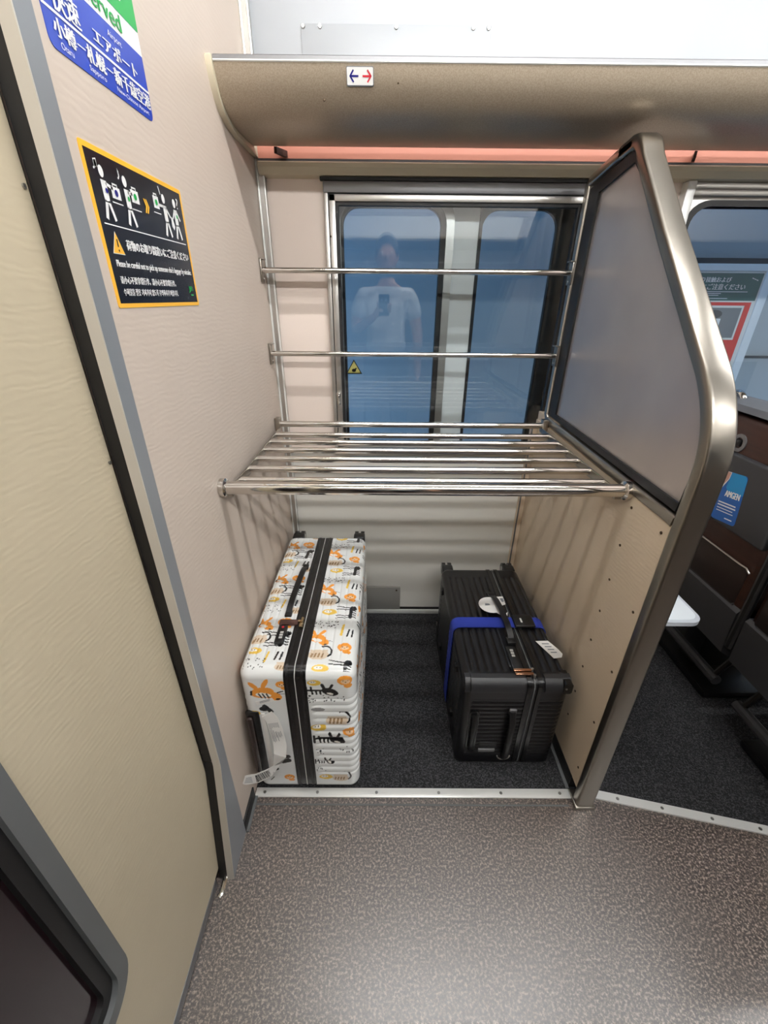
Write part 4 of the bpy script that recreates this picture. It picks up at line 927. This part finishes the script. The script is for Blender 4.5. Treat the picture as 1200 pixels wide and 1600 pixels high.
MB().box(.689, .745, KY[0] - .002, KY[0] + .004, .088, .118, M['black'], .004).build('grip_recess', bs)
# top: handle, lock, pullers
mb = MB(); mb.ribbon([(.793, .245, .382), (.793, .262, .396), (.791, .30, .408), (.787, .36, .413), (.783, .42, .408), (.781, .455, .396), (.780, .472, .382)], (1, 0, 0), .019, .006, M['black']); ch = mb.build('carry_handle', bs)
MB().box(.778, .806, .232, .262, .3785, .391, M['black'], .004).build('handle_mount', ch); MB().box(.766, .794, .46, .49, .3785, .391, M['black'], .004).build('handle_mount', ch)
lk = MB().box(.768, .800, .125, .225, .3765, .3845, M['black'], .003).build('lock', bs)
for k in range(3): MB().box(.778, .788, .180 + .011 * k, .188 + .011 * k, .3843, .3862, M['digit'], .0008).build('dial', lk)
mb = MB(); mb.box(.766, .82, .121, .131, .384, .391, M['copper'], .003); mb.box(.768, .822, .108, .118, .384, .391, M['copper'], .003); mb.cyl((.822, .105, .383), (.822, .105, .393), .004, M['screw'], 10); mb.cyl((.822, .128, .383), (.822, .128, .393), .004, M['screw'], 10); mb.build('zipper_puller', bs)
for x, z in ((.650, .352), (.900, .352), (.650, .036), (.900, .036)): caster(x, z, KY[1], 1 if z > .2 else -1, bs, M['black'])
for y, z in ((.20, .10), (.2, .31), (.50, .10), (.56, .33)): MB().box(KX[0] - .008, KX[0] + .004, y, y + .02, z - .015, z + .01, M['black'], .003).build('side_foot', bs)
# luggage belt
bl = thing('luggage_belt', 'royal blue luggage belt strapped round the black suitcase', 'belt', (.775, .335, .0026))
o_ = rrect(KX[0] - .004, KX[1] + .004, .0028, KZ[1] + .0035, .03, 8); i_ = rrect(KX[0] - .0015, KX[1] + .0015, .0045, KZ[1] + .001, .027, 8)
MB().ring(o_, i_, 'y', .312, .360, M['belt']).build('webbing', bl)
mb = MB(); mb.box(.824, .892, .308, .366, .3795, .391, M['black'], .005, 3); bk_ = mb.build('buckle', bl)
MB().box(.846, .852, .325, .345, .3905, .3918, M['digit'], .0005).build('buckle_mark', bk_)
# name tag looped round the handle
mb = MB(); N = 10
def tagpoly(cx, cy, R): return [(cx + R * math.cos(a), cy + R * 1.05 * math.sin(a)) for a in np.linspace(math.radians(70), math.radians(285), 16)]
poly = tagpoly(.762, .405, .041) + [(.790, .345)]
mb.add([(x, y, .398 + .10 * (y - .40) * -.2) for x, y in poly] + [(x, y, .3988 + .10 * (y - .40) * -.2) for x, y in poly], [tuple(range(len(poly)))[::-1], tuple(range(len(poly), 2 * len(poly)))] + [(i, (i + 1) % len(poly), len(poly) + (i + 1) % len(poly), len(poly) + i) for i in range(len(poly))], M['paper'])
poly2 = [(.768, .437), (.790, .446), (.815, .448), (.814, .405), (.800, .398)]
mb.add([(x, y, .401) for x, y in poly2] + [(x, y, .4018) for x, y in poly2], [tuple(range(5))[::-1], tuple(range(5, 10))] + [(i, (i + 1) % 5, 5 + (i + 1) % 5, 5 + i) for i in range(5)], M['paper'])
poly3 = [(.797, .352), (.812, .366), (.800, .335)]
mb.add([(x, y, .400) for x, y in poly3] + [(x, y, .4006) for x, y in poly3], [(2, 1, 0), (3, 4, 5), (0, 1, 4, 3), (1, 2, 5, 4), (2, 0, 3, 5)], M['paper'])
mb.add([(.742, .400, .4000), (.760, .402, .3999), (.758, .410, .3998), (.744, .412, .3998)], [(0, 1, 2, 3)], M['grey'])
mb.add([(.800, .436, .4022), (.812, .437, .4022), (.812, .418, .4022), (.804, .416, .4022)], [(0, 1, 2, 3)], M['grey'])
tag(mb.build('luggage_tag'), 'round white paper tag folded round the black suitcase handle', 'tag')
mb = MB(); poly = [(.872, .250), (.912, .252), (.932, .215), (.938, .196), (.930, .182), (.905, .178), (.893, .205)]
mb.add([(x, y, .3805) for x, y in poly] + [(x, y, .3812) for x, y in poly], [tuple(range(7))[::-1], tuple(range(7, 14))] + [(i, (i + 1) % 7, 7 + (i + 1) % 7, 7 + i) for i in range(7)], M['paper'])
for k in range(4): mb.add([(.888 + .005 * k, .240 - .012 * k, .3815), (.910 + .004 * k, .240 - .012 * k, .3815), (.911 + .004 * k, .236 - .012 * k, .3815), (.889 + .005 * k, .236 - .012 * k, .3815)], [(0, 1, 2, 3)], M['grey'])
tag(mb.build('paper_sticker', smooth=False), 'white paper sticker on the top right edge of the black suitcase', 'sticker')

# ================================================================== LAMPS
for x0, x1, yl, lab in ((.04, 1.50, .055, 'ceiling lamp above the rack edge, nearest the cream bulkhead'), (1.80, 3.25, .055, 'ceiling lamp above the rack edge over the seats'),
                        (.04, 1.50, -1.30, 'ceiling lamp of the far row, nearest the cream bulkhead'), (1.80, 3.25, -1.30, 'ceiling lamp of the far row over the seats')):
    l = thing('ceiling_lamp', lab, 'lamp', ((x0 + x1) / 2, yl, ZC), group='ceiling lamps')
    MB().box(x0, x1, yl - .07, yl + .07, ZC - .02, ZC - .0005, M['white'], .004).build('housing', l)
    MB().cyl((x0 + .02, yl, ZC - .045), (x1 - .02, yl, ZC - .045), .0175 if yl > 0 else .024, M['lamp'], 14).build('tube', l)
    for x in (x0 + .012, x1 - .012): MB().box(x - .01, x + .01, yl - .02, yl + .02, ZC - .065, ZC - .019, M['white'], .003).build('socket', l)

# ================================================================== PHOTOGRAPHER (seen mirrored in the window)
CAM = Vector((.38211, -.75506, 1.35))
yaw, pitch, roll, fpx = .0042414, .471067, .0089888, 656.383
fw = Vector((math.sin(yaw) * math.cos(pitch), math.cos(yaw) * math.cos(pitch), -math.sin(pitch))); rt = Vector((math.cos(yaw), -math.sin(yaw), 0)); uu = rt.cross(fw)
rt2 = rt * math.cos(roll) + uu * math.sin(roll); up2 = -rt * math.sin(roll) + uu * math.cos(roll)
def skinned(verts, edges, radii, sub=1):
    me = bpy.data.meshes.new('skin'); me.from_pydata(verts, edges, []); o = bpy.data.objects.new('skin', me); C.objects.link(o)
    sk = o.modifiers.new('s', 'SKIN'); sk.use_smooth_shade = True; sk.branch_smoothing = .6
    if not me.skin_vertices: me.attributes  # layer is made by the modifier
    for i, r in enumerate(radii):
        d = me.skin_vertices[0].data[i]; d.radius = (r, r) if not isinstance(r, tuple) else r; d.use_root = (i == 0)
    ss = o.modifiers.new('u', 'SUBSURF'); ss.levels = sub; ss.render_levels = sub
    dg = bpy.context.evaluated_depsgraph_get(); m = bpy.data.meshes.new_from_object(o.evaluated_get(dg))
    vs = [v.co[:] for v in m.vertices]; fs = [tuple(p.vertices) for p in m.polygons]
    bpy.data.objects.remove(o); bpy.data.meshes.remove(me); bpy.data.meshes.remove(m)
    return vs, fs
def remesh(mb, name, parent, voxel):
    o = mb.build(name, parent); r = o.modifiers.new('r', 'REMESH'); r.mode = 'VOXEL'; r.voxel_size = voxel; r.use_smooth_shade = True
    s = o.modifiers.new('s', 'SMOOTH'); s.factor = .5; s.iterations = 3
    dg = bpy.context.evaluated_depsgraph_get(); m = bpy.data.meshes.new_from_object(o.evaluated_get(dg)); m.name = name
    old = o.data; o.modifiers.clear(); o.data = m; bpy.data.meshes.remove(old); m.shade_smooth()
    return o
try:
    px, py = .40, -1.06
    pers = thing('person', 'person in a white T-shirt photographing, mirrored in the window glass', 'person', (px, py, 0))
    ph_c = CAM - fw * .0135 - up2 * .058
    hand = ph_c - up2 * .022 - fw * .02 - rt2 * .012
    J = {'pel': (px, py, .95), 'sp': (px, py + .01, 1.15), 'ch': (px, py + .01, 1.30), 'nk': (px, py - .005, 1.45), 'nk2': (px, py + .01, 1.51),
         'sL': (px - .17, py, 1.385), 'eL': (px - .24, py + .03, 1.12), 'wL': tuple(hand + Vector((-.045, -.035, -.055))),
         'sR': (px + .17, py, 1.385), 'eR': (px + .245, py - .02, 1.11), 'wR': (px + .25, py + .03, .87), 'hR': (px + .245, py + .05, .79),
         'hipL': (px - .09, py, .90), 'kL': (px - .11, py + .015, .50), 'aL': (px - .12, py - .01, .09), 'tL': (px - .13, py + .14, .04),
         'hipR': (px + .09, py, .90), 'kR': (px + .11, py + .015, .50), 'aR': (px + .12, py - .01, .09), 'tR': (px + .13, py + .14, .04)}
    Rr = {'pel': (.15, .10), 'sp': (.135, .10), 'ch': (.155, .105), 'nk': .062, 'nk2': .055, 'sL': .062, 'eL': .044, 'wL': .029, 'sR': .062, 'eR': .044, 'wR': .029, 'hR': .03,
          'hipL': .085, 'kL': .058, 'aL': .042, 'tL': .032, 'hipR': .085, 'kR': .058, 'aR': .042, 'tR': .032}
    E = [('pel', 'sp'), ('sp', 'ch'), ('ch', 'nk'), ('nk', 'nk2'), ('ch', 'sL'), ('sL', 'eL'), ('eL', 'wL'), ('ch', 'sR'), ('sR', 'eR'), ('eR', 'wR'), ('wR', 'hR'), ('pel', 'hipL'), ('hipL', 'kL'), ('kL', 'aL'), ('aL', 'tL'), ('pel', 'hipR'), ('hipR', 'kR'), ('kR', 'aR'), ('aR', 'tR')]
    K = list(J); body = MB()
    body.add(*skinned([J[k] for k in K], [(K.index(a), K.index(b)) for a, b in E], [Rr[k] for k in K]), M['skin'])
    hc = Vector((px, py + .035, 1.615)); sk = M['skin']
    body.sphere(hc, .1, sk, .76, .94, 1.18, 24); body.sphere(hc + Vector((0, .035, -.055)), .06, sk, .9, .9, .95, 18); body.sphere(hc + Vector((0, .1, -.012)), .016, sk, .8, 1.1, 1.3, 10)
    for s in (-1, 1):
        body.sphere(hc + Vector((s * .077, -.005, -.005)), .026, sk, .35, .8, 1.2, 10); body.sphere(hc + Vector((s * .033, .085, .012)), .012, sk, 1.2, .6, .7, 10)
    body.sphere(hc + Vector((0, .092, -.058)), .018, sk, 1.4, .5, .4, 10); body.cyl(J['nk2'], tuple(hc - Vector((0, .01, .05))), .052, sk, 14)
    # left hand round the phone: palm behind it, thumb one side, four fingers the other
    w_l = Vector(J['wL']); pal = hand
    body.tube([w_l, (w_l + pal) / 2 + Vector((0, 0, .004)), pal], .027, sk, 12, r1=.03); body.sphere(pal, .034, sk, 1.0, .55, 1.25, 14)
    for k in range(4):
        o_ = up2 * (.030 - .018 * k); L = (.95, 1.05, 1.0, .8)[k]
        body.tube([pal + o_ + rt2 * .015, pal + o_ + rt2 * .048 - fw * .004, pal + o_ + rt2 * .062 + fw * .014, pal + o_ + rt2 * (.062 - .028 * L) + fw * .0275], .0085, sk, 8, r1=.0068)
    body.tube([pal - rt2 * .02 - up2 * .01, pal - rt2 * .032 + up2 * .018, pal - rt2 * .034 + up2 * .045 + fw * .008], .0105, sk, 8, r1=.008)
    # right hand hanging, slightly curled
    hr = Vector(J['hR'])
    body.sphere(hr + Vector((0, .005, -.02)), .036, sk, .5, 1, 1.2, 12)
    for k in range(4):
        b0 = hr + Vector((0, -.024 + .017 * k, -.05)); L = (.8, 1., 1.05, .95)[k]
        body.tube([b0, b0 + Vector((-.008, .004, -.035 * L)), b0 + Vector((-.024, .006, -.062 * L))], .0088, sk, 8, r1=.007)
    body.tube([hr + Vector((0, .03, .0)), hr + Vector((-.01, .055, -.025)), hr + Vector((-.02, .06, -.055))], .0105, sk, 8, r1=.008)
    bo = remesh(body, 'body', pers, .0065)
    shirt = MB()
    KS = ['pel', 'sp', 'ch', 'nk', 'sL', 'sR']; pts_s = [J[k] for k in KS]; pts_s[0] = (px, py, .80)
    mL = tuple(Vector(J['sL']).lerp(Vector(J['eL']), .72)); mR = tuple(Vector(J['sR']).lerp(Vector(J['eR']), .72))
    pts_s += [mL, mR]; pts_s[3] = (px, py - .003, 1.425)
    shirt.add(*skinned(pts_s, [(0, 1), (1, 2), (2, 3), (2, 4), (4, 6), (2, 5), (5, 7)], [(.182, .135), (.172, .13), (.182, .13), .07, .082, .082, .068, .068]), M['fabric_w'])
    remesh(shirt, 'shirt', pers, .01)
    tr = MB(); KT = ['pel', 'hipL', 'kL', 'aL', 'hipR', 'kR', 'aR']
    tr.add(*skinned([J[k] for k in KT], [(0, 1), (1, 2), (2, 3), (0, 4), (4, 5), (5, 6)], [(.165, .115), .105, .082, .07, .105, .082, .07]), M['trouser']); remesh(tr, 'trousers', pers, .01)
    for s in (-1, 1):
        m = MB(); m.box(px + s * .125 - .05, px + s * .125 + .05, py - .07, py + .21, .001, .085, M['black'], .03, 3); m.build('shoe', pers)
        MB().sphere(hc + Vector((s * .033, .091, .012)), .0075, M['white'], n=10).build('eye', pers)
    hm = MB(); hm.sphere(hc + Vector((0, -.014, .022)), .106, M['hair'], .80, .93, 1.14, 22); hm.build('hair', pers)
    # phone
    phn = thing('smartphone', 'dark smartphone held up in front of the white T-shirt', 'phone', tuple(ph_c))
    R3 = Matrix((rt2, up2, fw)).transposed().to_4x4()
    bm = bmesh.new(); bmesh.ops.create_cube(bm, size=1); bmesh.ops.scale(bm, vec=(.074, .155, .0085), verts=bm.verts); bmesh.ops.bevel(bm, geom=list(bm.edges), offset=.004, segments=2, affect='EDGES')
    m = MB(); m.bm(bm, M['blackg'], Matrix.Translation(ph_c) @ R3); m.build('case', phn)
    m = MB()
    for dx in (.014, -.014):
        p = ph_c + rt2 * dx + up2 * .040 + fw * .0040; m.cyl(p, p + fw * .0025, .009, M['alu_d'], 16)
    m.build('lens', phn)
except Exception as ex:
    print('PERSON FAILED', ex); raise

# ================================================================== world, camera
wd_ = bpy.data.worlds.new('dusk'); S.world = wd_; wd_.use_nodes = True
bg = wd_.node_tree.nodes['Background']; bg.inputs[0].default_value = (.25, .45, .74, 1); bg.inputs[1].default_value = 1.9
cd = bpy.data.cameras.new('camera'); cam = bpy.data.objects.new('camera', cd); C.objects.link(cam)
cd.sensor_fit = 'AUTO'; cd.sensor_width = 36; cd.lens = fpx / 1600 * 36; cd.clip_start = .01; cd.clip_end = 100
R3 = Matrix((rt2, up2, -fw)).transposed().to_4x4()
cam.matrix_world = Matrix.Translation(CAM) @ R3
S.camera = cam
S.view_settings.view_transform = 'Standard'; S.view_settings.look = 'None'; S.view_settings.gamma = 1; S.view_settings.use_curve_mapping = False
S.view_settings.exposure = 0.15
S.cycles.max_bounces = 10; S.cycles.sample_clamp_indirect = 6; S.cycles.transparent_max_bounces = 16; S.cycles.caustics_reflective = False
